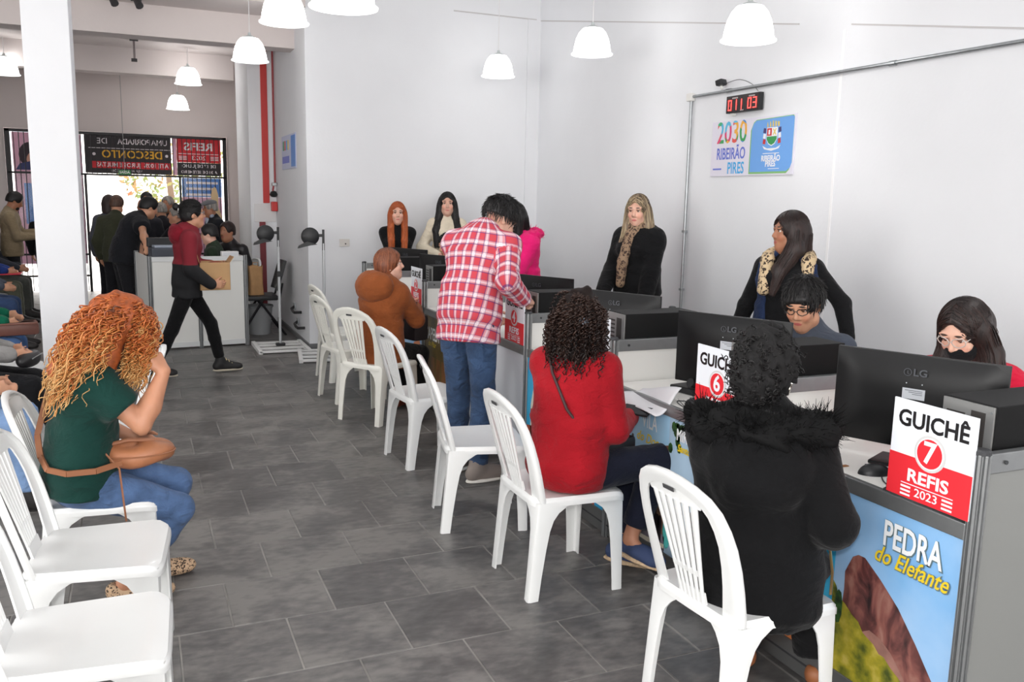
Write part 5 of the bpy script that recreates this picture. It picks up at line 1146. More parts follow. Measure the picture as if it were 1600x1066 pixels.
def fabric(name, col, var=.10, bump=.12, bscale=220, rough=.88, vscale=9, fold=.5):
    key = 'cloth_' + name
    if key in _M: return _M[key]
    m = mat(key, col, rough, var=var, vscale=vscale, bump=bump, bscale=bscale, spec=.18); nt = m.node_tree; b = nt.nodes['Principled BSDF']; old = b.inputs['Normal'].links[0].from_node
    tc = nd(nt, 'ShaderNodeTexCoord'); n = nd(nt, 'ShaderNodeTexNoise'); n.inputs['Scale'].default_value = 9; n.inputs['Detail'].default_value = 3; n.inputs['Distortion'].default_value = 1.4; mp = nd(nt, 'ShaderNodeMapping'); mp.inputs['Scale'].default_value = (1, 1, 1.7); mp.inputs['Rotation'].default_value = (.4, .3, .2)
    nt.links.new(tc.outputs['Object'], mp.inputs[0]); nt.links.new(mp.outputs[0], n.inputs[0]); bp = nd(nt, 'ShaderNodeBump'); bp.inputs['Strength'].default_value = fold; bp.inputs['Distance'].default_value = .03; nt.links.new(n.outputs[0], bp.inputs['Height']); nt.links.new(bp.outputs[0], old.inputs['Normal'])
    b.inputs['Sheen Weight'].default_value = .08
    return m
def plaid_mat():
    m = bpy.data.materials.new('cloth_plaid'); m.use_nodes = True; nt = m.node_tree; b = nt.nodes['Principled BSDF']; b.inputs['Roughness'].default_value = .85; b.inputs['Specular IOR Level'].default_value = .2
    at = nd(nt, 'ShaderNodeAttribute'); at.attribute_name = 'clothuv'; sp = nd(nt, 'ShaderNodeSeparateXYZ'); nt.links.new(at.outputs['Vector'], sp.inputs[0])
    def mth(op, a, b_=None, c=None):
        n = nd(nt, 'ShaderNodeMath', operation=op)
        for i, q in enumerate((a, b_, c)):
            if q is None: continue
            if hasattr(q, 'links'): nt.links.new(q, n.inputs[i])
            else: n.inputs[i].default_value = q
        return n.outputs[0]
    def band(t, a, c): return mth('MULTIPLY', mth('GREATER_THAN', t, a), mth('LESS_THAN', t, c))
    W = []; Nn = []
    for ax, per in ((0, .063), (1, .077)):
        t = mth('FRACT', mth('DIVIDE', sp.outputs[ax], per)); W.append(mth('ADD', band(t, .56, .93), mth('MULTIPLY', band(t, .68, .82), 1.1))); Nn.append(mth('ADD', band(t, .49, .575), band(t, .925, .96)))
    ws = mth('MINIMUM', mth('MULTIPLY', mth('ADD', W[0], W[1]), .34), 1.0); ns = mth('MINIMUM', mth('MULTIPLY', mth('ADD', Nn[0], Nn[1]), .62), .9)
    m1 = nd(nt, 'ShaderNodeMixRGB'); nt.links.new(ws, m1.inputs[0]); m1.inputs[1].default_value = lin((194, 70, 80)); m1.inputs[2].default_value = lin((224, 208, 214))
    m2 = nd(nt, 'ShaderNodeMixRGB'); nt.links.new(ns, m2.inputs[0]); nt.links.new(m1.outputs[0], m2.inputs[1]); m2.inputs[2].default_value = lin((70, 56, 116)); nt.links.new(m2.outputs[0], b.inputs['Base Color']); return m
def spots_mat(name, base, dark, scale):
    m = bpy.data.materials.new(name); m.use_nodes = True; nt = m.node_tree; b = nt.nodes['Principled BSDF']; b.inputs['Roughness'].default_value = .9
    tc = nd(nt, 'ShaderNodeTexCoord'); no = nd(nt, 'ShaderNodeTexNoise'); no.inputs['Scale'].default_value = scale * .8; mx = nd(nt, 'ShaderNodeMixRGB'); mx.inputs[0].default_value = .06
    nt.links.new(tc.outputs['Object'], no.inputs[0]); nt.links.new(tc.outputs['Object'], mx.inputs[1]); nt.links.new(no.outputs['Color'], mx.inputs[2])
    v = nd(nt, 'ShaderNodeTexVoronoi'); v.inputs['Scale'].default_value = scale; nt.links.new(mx.outputs[0], v.inputs[0]); r = nd(nt, 'ShaderNodeValToRGB'); el = r.color_ramp.elements
    el[0].position = .0; el[0].color = lin(tuple(int(c * .72) for c in base)); el[1].position = .62; el[1].color = lin(base)
    for p, c in ((.18, dark), (.38, dark), (.46, base)): e = el.new(p); e.color = lin(c)
    nt.links.new(v.outputs['Distance'], r.inputs[0]); nt.links.new(r.outputs[0], b.inputs['Base Color']); return m
def strand_mat(name, stops):
    m = bpy.data.materials.new(name); m.use_nodes = True; nt = m.node_tree; b = nt.nodes['Principled BSDF']; b.inputs['Roughness'].default_value = .45
    at = nd(nt, 'ShaderNodeAttribute'); at.attribute_name = 'along'; r = nd(nt, 'ShaderNodeValToRGB'); el = r.color_ramp.elements; el[0].position, el[0].color = stops[0][0], lin(stops[0][1]); el[1].position, el[1].color = stops[-1][0], lin(stops[-1][1])
    for p, c in stops[1:-1]: e = el.new(p); e.color = lin(c)
    nt.links.new(at.outputs['Fac'], r.inputs[0]); nt.links.new(r.outputs[0], b.inputs['Base Color']); return m
def tubes_np(name, G, rad, n=4):
    """G: (S, L, 3) strand centre lines, rad: (L,) radii -> one mesh with an 'along' attribute"""
    G = np.asarray(G, float); S, L, _ = G.shape; T = np.gradient(G, axis=1); T /= np.linalg.norm(T, axis=2, keepdims=True) + 1e-9
    a = np.cross(T, np.array([.31, .52, .79])); a /= np.linalg.norm(a, axis=2, keepdims=True) + 1e-9; b = np.cross(T, a); V = []
    for k in range(n): V.append(G + (a * math.cos(2 * PI * k / n) + b * math.sin(2 * PI * k / n)) * np.asarray(rad)[None, :, None])
    V = np.stack(V, 2).reshape(-1, 3); s_, l_, k_ = np.meshgrid(np.arange(S), np.arange(L - 1), np.arange(n), indexing='ij'); i = lambda l, k: (s_ * L + l) * n + k
    F = np.stack([i(l_, k_), i(l_, (k_ + 1) % n), i(l_ + 1, (k_ + 1) % n), i(l_ + 1, k_)], 3).reshape(-1, 4); return V, F
def strand_obj(p, name, G, rad, m, n=4, jit=.15):
    V, F = tubes_np(name, G, rad, n); me = np_mesh(name, V * p.s, F); S, L = G.shape[0], G.shape[1]
    r = np.random.default_rng(4); al = np.clip(np.linspace(0, 1, L)[None, :] + r.normal(0, jit, (S, 1)), 0, 1); al = np.repeat(al.ravel(), n)
    a = me.attributes.new('along', 'FLOAT', 'POINT'); a.data.foreach_set('value', al.astype(np.float32)); o = link(name, me, m, p.root); o['kind'] = 'stuff'; return o
def curls(p, N, end, L=44, rad=.012, turns=(4, 8), seed=1, out=.06, el=(-.15, 1.0), az=None, sag=.0):
    """curly strands from the scalp; end(az, r) -> local end point"""
    r = np.random.default_rng(seed); G = np.zeros((N, L, 3)); t = np.linspace(0, 1, L)[:, None]
    for i in range(N):
        a = r.uniform(*(az or (0, 2 * PI))); e = r.uniform(*el); d = np.array([math.cos(a) * math.cos(e), math.sin(a) * math.cos(e), math.sin(e)]); root = p.H(np.array([0, -.012, .034]) + d * np.array([.078, .098, .092]))
        E = end(a, r); dw = p.Hm @ d; mid = root * .55 + E * .45 + dw * out * r.uniform(.6, 1.3) + np.array([0, 0, .03 + sag]); q = (1 - t) ** 2 * root + 2 * t * (1 - t) * mid + t * t * E
        k = r.uniform(*turns) * 2 * PI; ph = r.uniform(0, 6.28); rr = rad * r.uniform(.6, 1.3) * np.minimum(1, t * 4) ; ax = nrm(E - root); u = nrm(np.cross(ax, [.3, .5, .8])); v = np.cross(ax, u)
        G[i] = q + rr * (np.cos(k * t + ph) * u + np.sin(k * t + ph) * v)
    return G
def fur(p, name, pts, N, ln, m, r0=.0022, seed=2, spread=1.0, bias=(0, 0, 0)):
    r = np.random.default_rng(seed); pts = np.array(pts, float); G = np.zeros((N, 5, 3)); t = np.linspace(0, 1, 5)[:, None]
    for i in range(N):
        j = r.uniform(0, len(pts) - 1.001); a = int(j); c = pts[a] + (pts[a + 1] - pts[a]) * (j - a); d = nrm(r.normal(size=3) * spread + np.array(bias)); k = nrm(r.normal(size=3)); L_ = ln * r.uniform(.6, 1.3)
        G[i] = c + d * .018 + t * d * L_ + (t ** 2) * k * L_ * .35
    return strand_obj(p, name, G, [r0, r0, r0 * .9, r0 * .6, r0 * .2], m, 3)
def arc(f, n=12): return [f(u) for u in np.linspace(0, 1, n)]
BLK = fabric('black', (17, 17, 19)); BLK2 = fabric('charcoal', (30, 29, 32)); NAVY = fabric('navy', (22, 25, 40)); JEAN = fabric('denim', (78, 102, 140), var=.30, vscale=12, bscale=400, bump=.25, fold=.8); JEAND = fabric('dark_denim', (56, 76, 106), var=.38, vscale=8, bscale=400, bump=.25, fold=.9)
HB = hair_mat('hair_black', (9, 8, 9), (24, 20, 21)); HDB = hair_mat('hair_dark_brown', (22, 13, 12), (50, 31, 27)); HBR = hair_mat('hair_brown', (62, 42, 34), (100, 70, 54)); HGREY = hair_mat('hair_grey', (110, 104, 100), (170, 164, 158))
HS = {}
for _k, _a, _b in (('black', (9, 8, 9), (28, 24, 24)), ('dark', (20, 12, 11), (56, 35, 30)), ('auburn', (92, 46, 28), (172, 104, 68)), ('copper', (140, 60, 24), (206, 112, 56)), ('blonde', (128, 104, 80), (214, 194, 160))): HS[_k] = strand_mat('strand_' + _k, [(0, _a), (1, _b)] if _k != 'blonde' else [(0, (62, 48, 40)), (.28, (96, 76, 58)), (.55, (178, 156, 122)), (1, (210, 192, 158))])
LIGHT, TAN_, BROWN, DARK = (226, 178, 156), (206, 152, 122), (172, 118, 90), (120, 80, 60)
def rel(p, pts): return [np.array(q, float) for q in pts]

# ---------------- woman with curly orange hair, seated left
p = Person('woman with curly orange hair, green t-shirt and jeans seated at the left', (-.205, 3.72), 4, 1.54, (190, 134, 104), girth=1.22, fem=True, sit=True, pel=(0, -.05, .60), lean=11, twist=-6, hy=-14, hp=24, neckf=.01,
           hands=[(-.06, 3.92, .62), (.075, 3.60, .955)], poles=[None, (.15, 1, -.75)], ank=[(-.10, .22, .085), (.075, .10, .085)], curl=(30, 55), hdir=[None, (-.45, .25, .85)], hpalm=[None, (-.7, .7, -.2)])
P1 = p
p.top('shirt', fabric('dark_green', (17, 54, 48)), t=.020, sleeve='short', hem=.08, bust=1.05, seed=3, noise=.006, armt=.014)
p.legs('jeans', JEAN, t=.014, hem=.13, flare=.012)
p.shoes(spots_mat('leopard_shoe', (190, 160, 130), (40, 28, 24), 70), low=True)
OR = strand_mat('hair_orange', [(0, (104, 62, 44)), (.12, (156, 80, 40)), (.45, (192, 104, 50)), (.75, (208, 140, 76)), (1, (218, 172, 112))])
hc = p.hc
core = p.cap(.030) + [pc(p.H((0, -.05, .02)), hc + V3(0, -.13, -.07), .09, .095, .05), pc(hc + V3(0, -.13, -.07), hc + V3(.02, -.23, -.17), .095, .06, .05), pc(p.H((.05, -.02, 0)), hc + V3(.09, -.07, -.14), .07, .055, .05), pc(p.H((-.05, -.02, 0)), hc + V3(-.09, -.07, -.15), .07, .055, .05)] + p.facecut(.07, .05) + [pnoise(.006, 70, 8, False)]
p.part('hair', core, .011, mat('hair_orange_core', (156, 78, 36), .6, var=.35, vscale=60))
def oend(a, r):
    x, y = math.cos(a), math.sin(a)
    if y > .45: return hc + V3(.125 * np.sign(x) + r.normal(0, .02), .03 + r.normal(0, .03), -.19 + r.normal(0, .05))
    k = r.uniform(0, 1); return hc + V3(x * .17 + r.normal(0, .03), -.10 - .20 * k + r.normal(0, .02), -.15 - .13 * k + r.normal(0, .045))
strand_obj(p, 'hair_curls', curls(p, 1200, oend, 38, .010, (4, 8), 5, .12, (-.15, 1.5)), np.linspace(.0048, .0018, 38), OR, 3)
# ---------------- man carrying a box
p = Person('man in red and black jacket walking with a cardboard box', (.395, 8.28), 0, 1.60, TAN_, pel=(0, 0, .885), lean=4, hp=-2, hy=2, hands=[(.71, 8.37, .98), (.60, 8.12, .84)], poles=[None, (.4, -1, -.5)], ank=[(-.07, .29, .10), (.07, -.33, .10)], kpoles=[(0, 1, .1), (0, 1, .1)], curl=(40, 30), hdir=[(.5, -.7, .1), (1, .1, .05)], hpalm=[(-.5, -.7, 0), (.0, 1, .1)])
def uvz(co): return co
rb = bpy.data.materials.new('cloth_red_black'); rb.use_nodes = True; _n = rb.node_tree; _t = nd(_n, 'ShaderNodeTexCoord'); _s = nd(_n, 'ShaderNodeSeparateXYZ'); _g = nd(_n, 'ShaderNodeMath', operation='GREATER_THAN'); _g.inputs[1].default_value = 1.09 * p.s; _m = nd(_n, 'ShaderNodeMixRGB'); _m.inputs[1].default_value = lin((24, 24, 27)); _m.inputs[2].default_value = lin((128, 26, 40))
_n.links.new(_t.outputs['Object'], _s.inputs[0]); _n.links.new(_s.outputs[2], _g.inputs[0]); _n.links.new(_g.outputs[0], _m.inputs[0]); _n.links.new(_m.outputs[0], _n.nodes['Principled BSDF'].inputs['Base Color']); _n.nodes['Principled BSDF'].inputs['Roughness'].default_value = .85
p.top('jacket', rb, t=.026, hem=.12, seed=5, extra=[pc(p.w3 + V3(-.06, -.06, .03), p.w3 + V3(.06, -.06, .03), .05, .05, .04), pc(p.w3 + V3(-.085, -.01, .045), p.w3 + V3(-.03, .06, .01), .03, .025, .03), pc(p.w3 + V3(.085, -.01, .045), p.w3 + V3(.03, .06, .01), .03, .025, .03)])
p.part('hood', [pe(p.w3 + p.B2 @ V3(0, -.085, -.03), (.15, .095, .115), p.B2), pe(p.w3 + p.B2 @ V3(0, -.045, .05), (.115, .075, .12), p.B2, .01, -1), pcut(p.w3 + p.B2 @ V3(0, .0, .07), p.B2 @ V3(0, .5, 1)), pnoise(.006, 30, 3)], .011, fabric('hood_red', (128, 26, 40)))
p.legs('trousers', BLK, t=.006, hem=.05, seed=6)
for o in p.shoes(mat('boot_black', (28, 27, 28), .6), mat('boot_sole', (196, 186, 168), .6)):
    pass
for i in (0, 1):
    f = nrm(V3(*(p.toe[i] - p.an[i])[:2], 0)); lc = MB()
    for k in range(4):
        c = p.an[i] + f * (.05 + .026 * k) + V3(0, 0, .034 - .018 * k); sd = np.cross(f, V3(0, 0, 1)); lc.tube([tuple(c - sd * .035 + V3(0, 0, -.008)), tuple(c + V3(0, 0, .006)), tuple(c + sd * .035 + V3(0, 0, -.008))], .0045, 5)
    p.add('laces', lc, mat('lace_beige', (206, 190, 150), .8))
p.short_hair(HB, .016, low=-.06, comb=(0, -1, .2)); p.part('hair_bun', [pe(p.H((0, -.148, .078)), (.036, .032, .036)), pc(p.H((0, -.09, .05)), p.H((0, -.14, .07)), .024, .024, .02), pnoise(.004, 90, 3)], .009, HB)
p.add('hair_tie', MB().tube([tuple(p.H((.028 * math.cos(a), -.128, .052 + .03 * math.sin(a)))) for a in np.linspace(0, 2 * PI, 12)], .006, 6), mat('tie_white', (210, 208, 206), .6)); p.glasses(mat('glasses_silver', (150, 150, 156), .3, metal=.6))
bx = thing('cardboard_box', 'open cardboard box carried by the man in the red and black jacket', 'box', (.625, 8.27, .79), R(4)); CB = mat('cardboard', (190, 152, 108), .8, var=.06, vscale=6)
MB().box(-.13, .13, -.11, .11, 0, .006).box(-.13, .13, -.11, -.105, 0, .25).box(-.13, .13, .105, .11, 0, .25).box(-.13, -.125, -.11, .11, 0, .25).box(.125, .13, -.11, .11, 0, .25).build('body', CB, bx)
MB().box(-.005, .0, -.1, .1, 0, .12, rot=Matrix.Rotation(R(-12), 3, 'Y'), at=(-.13, 0, .25)).build('flap', CB, bx); MB().box(0, .005, -.1, .1, 0, .06, rot=Matrix.Rotation(R(35), 3, 'Y'), at=(.13, 0, .25)).build('flap', CB, bx)
# ---------------- woman in brown hooded jacket
p = Person('red haired woman in a rust brown hooded jacket seated at the counter', (1.66, 6.27), 36, 1.58, LIGHT, lip=(196, 110, 104), girth=1.18, fem=True, sit=True, lean=10, hy=-50, hp=-4, hands=[(1.98, 6.65, .80), (1.97, 6.45, .80)], poles=[(-.6, -.6, -.8), (.8, -.5, -.8)], curl=(45, 45), ank=[(-.08, .32, .085), (.1, .34, .085)], pel=(0, -.04, .58))
RUST = fabric('rust', (136, 74, 38), var=.14)
p.top('jacket', RUST, t=.034, hem=.16, seed=9, noise=.008, bust=1.0, extra=[pe(p.w3 + V3(0, -.125, -.07), (.13, .06, .12), p.B2, .03), pc(p.w3 + V3(-.09, -.05, .03), p.w3 + V3(.09, -.05, .03), .045, .045, .05), pc(p.w3 + V3(-.1, -.02, .02), p.w3 + V3(-.06, .08, -.03), .035, .03, .03), pc(p.w3 + V3(.1, -.02, .02), p.w3 + V3(.06, .08, -.03), .035, .03, .03)])
p.part('hood', [pe(p.w3 + p.B2 @ V3(0, -.13, -.035), (.175, .115, .135), p.B2), pe(p.w3 + p.B2 @ V3(0, -.085, .07), (.128, .085, .13), p.B2, .01, -1), pcut(p.w3 + p.B2 @ V3(0, .0, .085), p.B2 @ V3(0, .6, 1)), pnoise(.007, 30, 3)], .011, RUST)
p.legs('trousers', BLK, t=.012); p.shoes(mat('shoe_rust', (120, 56, 36), .6))
p.long_hair(hair_mat('hair_auburn', (96, 50, 30), (160, 92, 58)), [([p.H((0, -.04, .0)), p.H((0, -.062, -.085))], [.085, .06]), ([p.H((-.055, -.02, .0)), p.H((-.06, -.035, -.09))], [.045, .036]), ([p.H((.055, -.03, .0)), p.H((.05, -.045, -.09))], [.04, .036])], .016, sm=HS['auburn'])
p.add('earring', MB().lathe([(0, .006), (.005, .003), (.006, 0), (.005, -.003), (0, -.006)], 10, tuple(p.H((.083, -.002, -.035)))), mat('pearl', (232, 226, 216), .3))
t = thing('dark_handbag', 'dark handbag and umbrella on the lap of the brown hooded jacket', 'bag', (1.93, 6.42, .56), R(20)); MB().box(-.07, .07, -.14, .14, 0, .2, .03).build('body', mat('bag_dark', (34, 26, 30), .6), t, True); MB().tube([(0, -.09, .19), (0, -.07, .29), (0, .07, .29), (0, .09, .19)], .007, 6).build('handle', mat('bag_handle', (30, 34, 60), .5), t)
# ---------------- man in plaid shirt
p = Person('man in red plaid shirt and jeans leaning over the counter', (1.76, 4.70), 38, 1.745, LIGHT, girth=1.05, lean=22, twist=4, hy=-32, hp=36, neckf=.055, hands=[(2.16, 5.12, .80), (2.07, 4.62, 1.07)], poles=[(-.6, -.4, -.8), (.35, -.7, -.6)], ank=[(-.10, .06, .085), (.11, -.05, .085)], toes=[(.05, 1, 0), (.55, 1, 0)], curl=(40, 62), hdir=[None, (.75, .45, -.1)], hpalm=[None, (-.3, .6, -1)])
PL = p
def plaid_uv(co):
    def seg(a, b):
        d = b - a; L = np.linalg.norm(d); u = d / L; h = (co - a) @ u; t = np.clip(h, 0, L); q = co - a - t[:, None] * u; return np.linalg.norm(q, axis=1), h, q, u
    ds, axs = [], []
    c0 = (p.w1 + p.w2) / 2; ax = nrm(p.w3 - p.w0); B = p.B; q = co - c0; u = np.arctan2(q @ B[:, 0], -(q @ B[:, 1])) * .155; v = q @ ax; out = np.stack([u, v, 0 * u], 1)
    for i in (0, 1):
        ref = nrm(np.cross(p.el[i] - p.sh[i], [0, 1, .2]))
        for a, b, off in ((p.sh[i], p.el[i], 0), (p.el[i], p.wr[i], .285)):
            d, h, qq, uu = seg(a, b); e1 = nrm(ref - uu * (ref @ uu)); e2 = np.cross(uu, e1); ang = np.arctan2(qq @ e2, qq @ e1) * .062; m = (d < .082) & (h > (.075 if off == 0 else -.02)); out[m] = np.stack([ang, h + off, 0 * h], 1)[m]
    return out
p.top('shirt', plaid_mat(), t=.028, hem=.13, sleeve='long', seed=12, noise=.009, loose=1.02, attr=('clothuv', plaid_uv), h=.0105, extra=[pc(p.w3 + p.B2 @ V3(-.06, -.03, .03), p.w3 + p.B2 @ V3(.06, -.03, .03), .035, .035, .03)])
p.legs('jeans', JEAND, t=.012, hem=.01, seed=13, noise=.007)
p.shoes(mat('sneaker_grey', (128, 118, 112), .7, var=.1), mat('sneaker_sole', (226, 222, 214), .6)); p.short_hair(HB, .020, low=.0, fringe=True); p.glasses(mat('glasses_dark', (40, 38, 40), .3))
for q in (-1, 1):
    i_ = 0 if q < 0 else 1
    def pkt(u, v):
        z_ = .10 + .30 * (1 - v); c = p.hip[i_] * (1 - z_) + p.kn[i_] * z_; dx = (u - .5) * .11; return tuple(c + V3(dx, -math.sqrt(max(.0, (.101 - .02 * z_) ** 2 - dx * dx)) - .004, 0))
    p.add('back_pocket', MB().grid(pkt, 8, 6, .004), JEAND)
# ---------------- woman in pink jacket
p = Person('woman in a bright pink fur-collared jacket behind the counter', (2.95, 6.60), 196, 1.60, TAN_, hid=True, fem=True, girth=1.1, hp=12, hands=[(2.66, 6.35, .84), (2.60, 6.62, .84)], lean=6)
PK = fabric('hot_pink', (226, 30, 112), var=.10); p.top('jacket', PK, t=.034, hem=.10, seed=15, noise=.004, extra=[dict(f=lambda X, Y, Z: .004 * np.abs(np.sin(Z * 52 + 0 * X + 0 * Y)) - .003, lo=V3(-9, -9, -9), hi=V3(9, 9, 9), k=0, op=0), pe(p.w3 + V3(0, -.11, -.02), (.15, .07, .09), p.B2, .04)])
p.legs('trousers', BLK); p.shoes(mat('boot_black', (28, 27, 28), .6)); p.long_hair(HB, [([p.H((0, -.045, .0)), p.H((0, -.06, -.10))], [.095, .085]), ([p.H((-.06, 0, .0)), p.H((-.065, .02, -.12))], [.05, .04]), ([p.H((.06, 0, .0)), p.H((.065, .02, -.12))], [.05, .04])], .022)
rim = arc(lambda u: p.w3 + V3(.165 * math.cos(PI * (1 + u)), -.02 - .155 * math.sin(PI * u), .015 + .02 * math.sin(PI * u)), 14)
p.part('hood_fur', [pc(rim[i], rim[i + 1], .035, .035, .02) for i in range(13)] + [pnoise(.008, 80, 2, False)], .010, PK); fur(p, 'fur_tufts', rim, 900, .038, mat('fur_pink', (232, 48, 124), .8), .0028)
# ---------------- two women standing by the far wall
def arms_x(x, y, z, hd): 
    c, s_ = math.cos(R(hd)), math.sin(R(hd)); f = lambda a, b: (x + c * b - s_ * a, y + s_ * b + c * a, z); return f
f = arms_x(2.57, 9.05, 0, 256)
p = Person('woman with very long red hair in black standing at the far wall', (2.57, 9.05), 256, 1.57, LIGHT, hid=True, fem=True, hp=2, hands=[f(-.06, .20)[:2] + (.94,), f(.06, .20)[:2] + (.92,)], girth=1.0)
p.top('sweater', BLK, bust=.9, t=.016, collar=True, extra=[pc(p.nk + V3(0, 0, -.04), p.nk + V3(0, .01, .01), .066, .06, .01)]); p.legs('trousers', BLK); p.shoes(mat('boot_black', (28, 27, 28), .6))
p.long_hair(hair_mat('hair_copper', (150, 66, 26), (196, 100, 48)), [([p.H((-.072, .0, .0)), p.H((-.078, .03, -.14)), p.H((-.075, .10, -.30)), p.H((-.07, .105, -.50))], [.038, .034, .036, .026]), ([p.H((.072, .0, .0)), p.H((.078, .03, -.14)), p.H((.075, .10, -.30)), p.H((.07, .105, -.50))], [.038, .034, .036, .026]), ([p.H((0, -.05, .0)), p.H((0, -.07, -.25))], [.08, .07])], .014, sm=HS['copper'])
f = arms_x(3.13, 9.05, 0, 252)
p = Person('woman with long black hair in a cream jacket standing at the far wall', (3.13, 9.05), 252, 1.68, LIGHT, hid=True, fem=True, hp=0, hands=[f(.10, .22)[:2] + (1.08,), f(-.10, .22)[:2] + (1.04,)], poles=[(-1, -.3, -.6), (1, -.3, -.6)])
p.top('jacket', fabric('cream', (226, 214, 192)), bust=.9, t=.022, hem=.08, extra=[pc(p.w3 + V3(-.07, .02, .03), p.w3 + V3(.07, .02, .03), .03, .03, .03)]); p.legs('trousers', BLK); p.shoes(mat('boot_black', (28, 27, 28), .6))
p.long_hair(HB, [([p.H((-.072, .0, .0)), p.H((-.085, .0, -.14)), p.H((-.115, .05, -.28)), p.H((-.11, .09, -.44))], [.038, .042, .046, .03]), ([p.H((.072, .0, .0)), p.H((.085, .0, -.14)), p.H((.115, .05, -.28)), p.H((.11, .09, -.44))], [.038, .042, .046, .03]), ([p.H((0, -.05, .0)), p.H((0, -.07, -.25))], [.085, .08])], .015)
p = Person('seated clerk with dark hair, only the forehead above the monitor', (2.86, 8.15), 190, 1.60, TAN_, hid=True, sit=True, fem=True, hp=14, hands=[(2.55, 7.95, .80), (2.55, 8.3, .80)]); p.top('sweater', BLK2); p.legs('trousers', BLK); p.short_hair(HB, .018, low=-.06)
chair(2.86, 8.15, 190, 'white plastic chair of the clerk in front of the far wall')
# ---------------- blonde woman with scarf
p = Person('blonde woman in a black coat with a leopard scarf behind the counter', (3.74, 6.06), 210, 1.68, LIGHT, hid=True, lip=(200, 96, 96), fem=True, girth=1.12, hp=8, hy=10, hands=[(3.66, 5.83, .82), (3.44, 6.10, .93)], poles=[(-.5, -.8, -.6), (.5, -.8, -.6)], curl=(30, 50))
p.top('coat', BLK, t=.036, hem=.30, bust=1.1, seed=17, noise=.007, extra=[pc(p.w3 + V3(-.09, -.03, .02), p.w3 + V3(.09, -.03, .02), .04, .04, .04)]); p.legs('trousers', BLK); p.shoes(mat('boot_black', (28, 27, 28), .6))
SCF = spots_mat('scarf_leopard', (150, 124, 100), (66, 48, 42), 42)
p.part('scarf', [pc(p.nk + V3(-.055, .03, -.01), p.nk + V3(.055, .03, -.01), .042, .042, .03), pe(p.nk + V3(.0, .075, -.06), (.06, .04, .065), np.eye(3), .03), pc(p.nk + V3(.02, .10, -.10), p.nk + V3(.045, .165, -.30), .046, .040, .03), pc(p.nk + V3(.045, .165, -.30), p.nk + V3(.06, .165, -.48), .040, .036, .02), pnoise(.009, 45, 4)], .009, SCF)
p.long_hair(ramp_mat('hair_ash_blonde', [(.35, (104, 84, 66)), (.68, (172, 150, 118))], scale=(1, 1, .06), nscale=70, detail=3, rough=.42, bump=.5), [([p.H((-.07, -.01, .02)), p.H((-.088, .0, -.12)), p.H((-.10, .03, -.25)), p.H((-.08, .08, -.36))], [.042, .046, .04, .02]), ([p.H((.07, -.01, .02)), p.H((.082, .02, -.12)), p.H((.10, .07, -.25)), p.H((.105, .10, -.38))], [.036, .036, .034, .018]), ([p.H((0, -.05, .0)), p.H((0, -.07, -.22))], [.085, .08])], .014, sm=HS['blonde'])
# ---------------- woman in leopard collar vest
p = Person('woman with long dark hair and leopard collar vest, hand on hip', (3.58, 4.10), 222, 1.58, BROWN, hid=True, brow=(30, 22, 20), lip=(168, 84, 78), fem=True, girth=1.15, hy=-58, hp=0, hands=[(3.78, 3.78, .88), (3.40, 4.36, .80)], poles=[(-1, -.9, .05), (1, -.3, -.5)], curl=(30, 30), lean=-2)
p.top('sweater', BLK, t=.014, bust=1.38, hem=.06, seed=19, noise=.004); p.legs('trousers', BLK); p.shoes(mat('boot_black', (28, 27, 28), .6))
DV = fabric('vest_denim', (36, 50, 82)); LEO = spots_mat('collar_leopard', (206, 182, 146), (52, 38, 32), 46)
vp = p.topprims(t=.030, sleeve=None, bust=1.2, hem=.06); p.part('vest', vp + [pe(p.w2 + V3(0.01, .17, -.06), (.118, .17, .40), np.eye(3), .01, -1), pe(p.sh[0] + V3(-.06, 0, 0), (.075, .07, .10), np.eye(3), .01, -1), pe(p.sh[1] + V3(.06, 0, 0), (.075, .07, .10), np.eye(3), .01, -1)], .0115, DV)
cl = arc(lambda u: p.w3 + V3(.125 * math.cos(PI * (1 + u)) * (1 + .15 * math.sin(PI * u)), .085 - .185 * math.sin(PI * u), -.01 + .055 * math.sin(PI * u)), 12); cl = [p.w3 + V3(-.125, .165, -.19)] + cl + [p.w3 + V3(.125, .165, -.19)]
p.part('collar', [pc(cl[i], cl[i + 1], .042, .042, .02) for i in range(len(cl) - 1)] + [pnoise(.006, 60, 6)], .0095, LEO)
p.long_hair(HDB, [([p.H((-.06, -.02, .02)), p.H((-.075, -.01, -.10)), p.hc + V3(.03, .10, -.24), p.hc + V3(.055, .16, -.36)], [.05, .055, .05, .02]), ([p.H((.06, -.03, .0)), p.H((.07, -.04, -.16))], [.05, .05]), ([p.H((0, -.06, .0)), p.H((0, -.075, -.18))], [.085, .075])], .020, sm=HS['dark'])
# ---------------- clerk with glasses, seated
p = Person('seated man with black glasses looking down behind the computer tower', (3.00, 3.25), 200, 1.64, TAN_, hid=True, brow=(28, 22, 20), sit=True, hp=24, hy=8, hands=[(2.62, 3.0, .80), (2.60, 3.35, .80)], lean=6)
p.top('jacket', fabric('slate_grey', (72, 78, 90)), t=.024, seed=21); p.legs('trousers', BLK); p.shoes(mat('boot_black', (28, 27, 28), .6)); p.short_hair(HB, .020, line=.066, low=-.035, fringe=True); p.glasses(mat('glasses_black', (22, 22, 24), .3), .025, .018)
chair(3.00, 3.25, 200, 'white plastic chair of the seated man with black glasses')
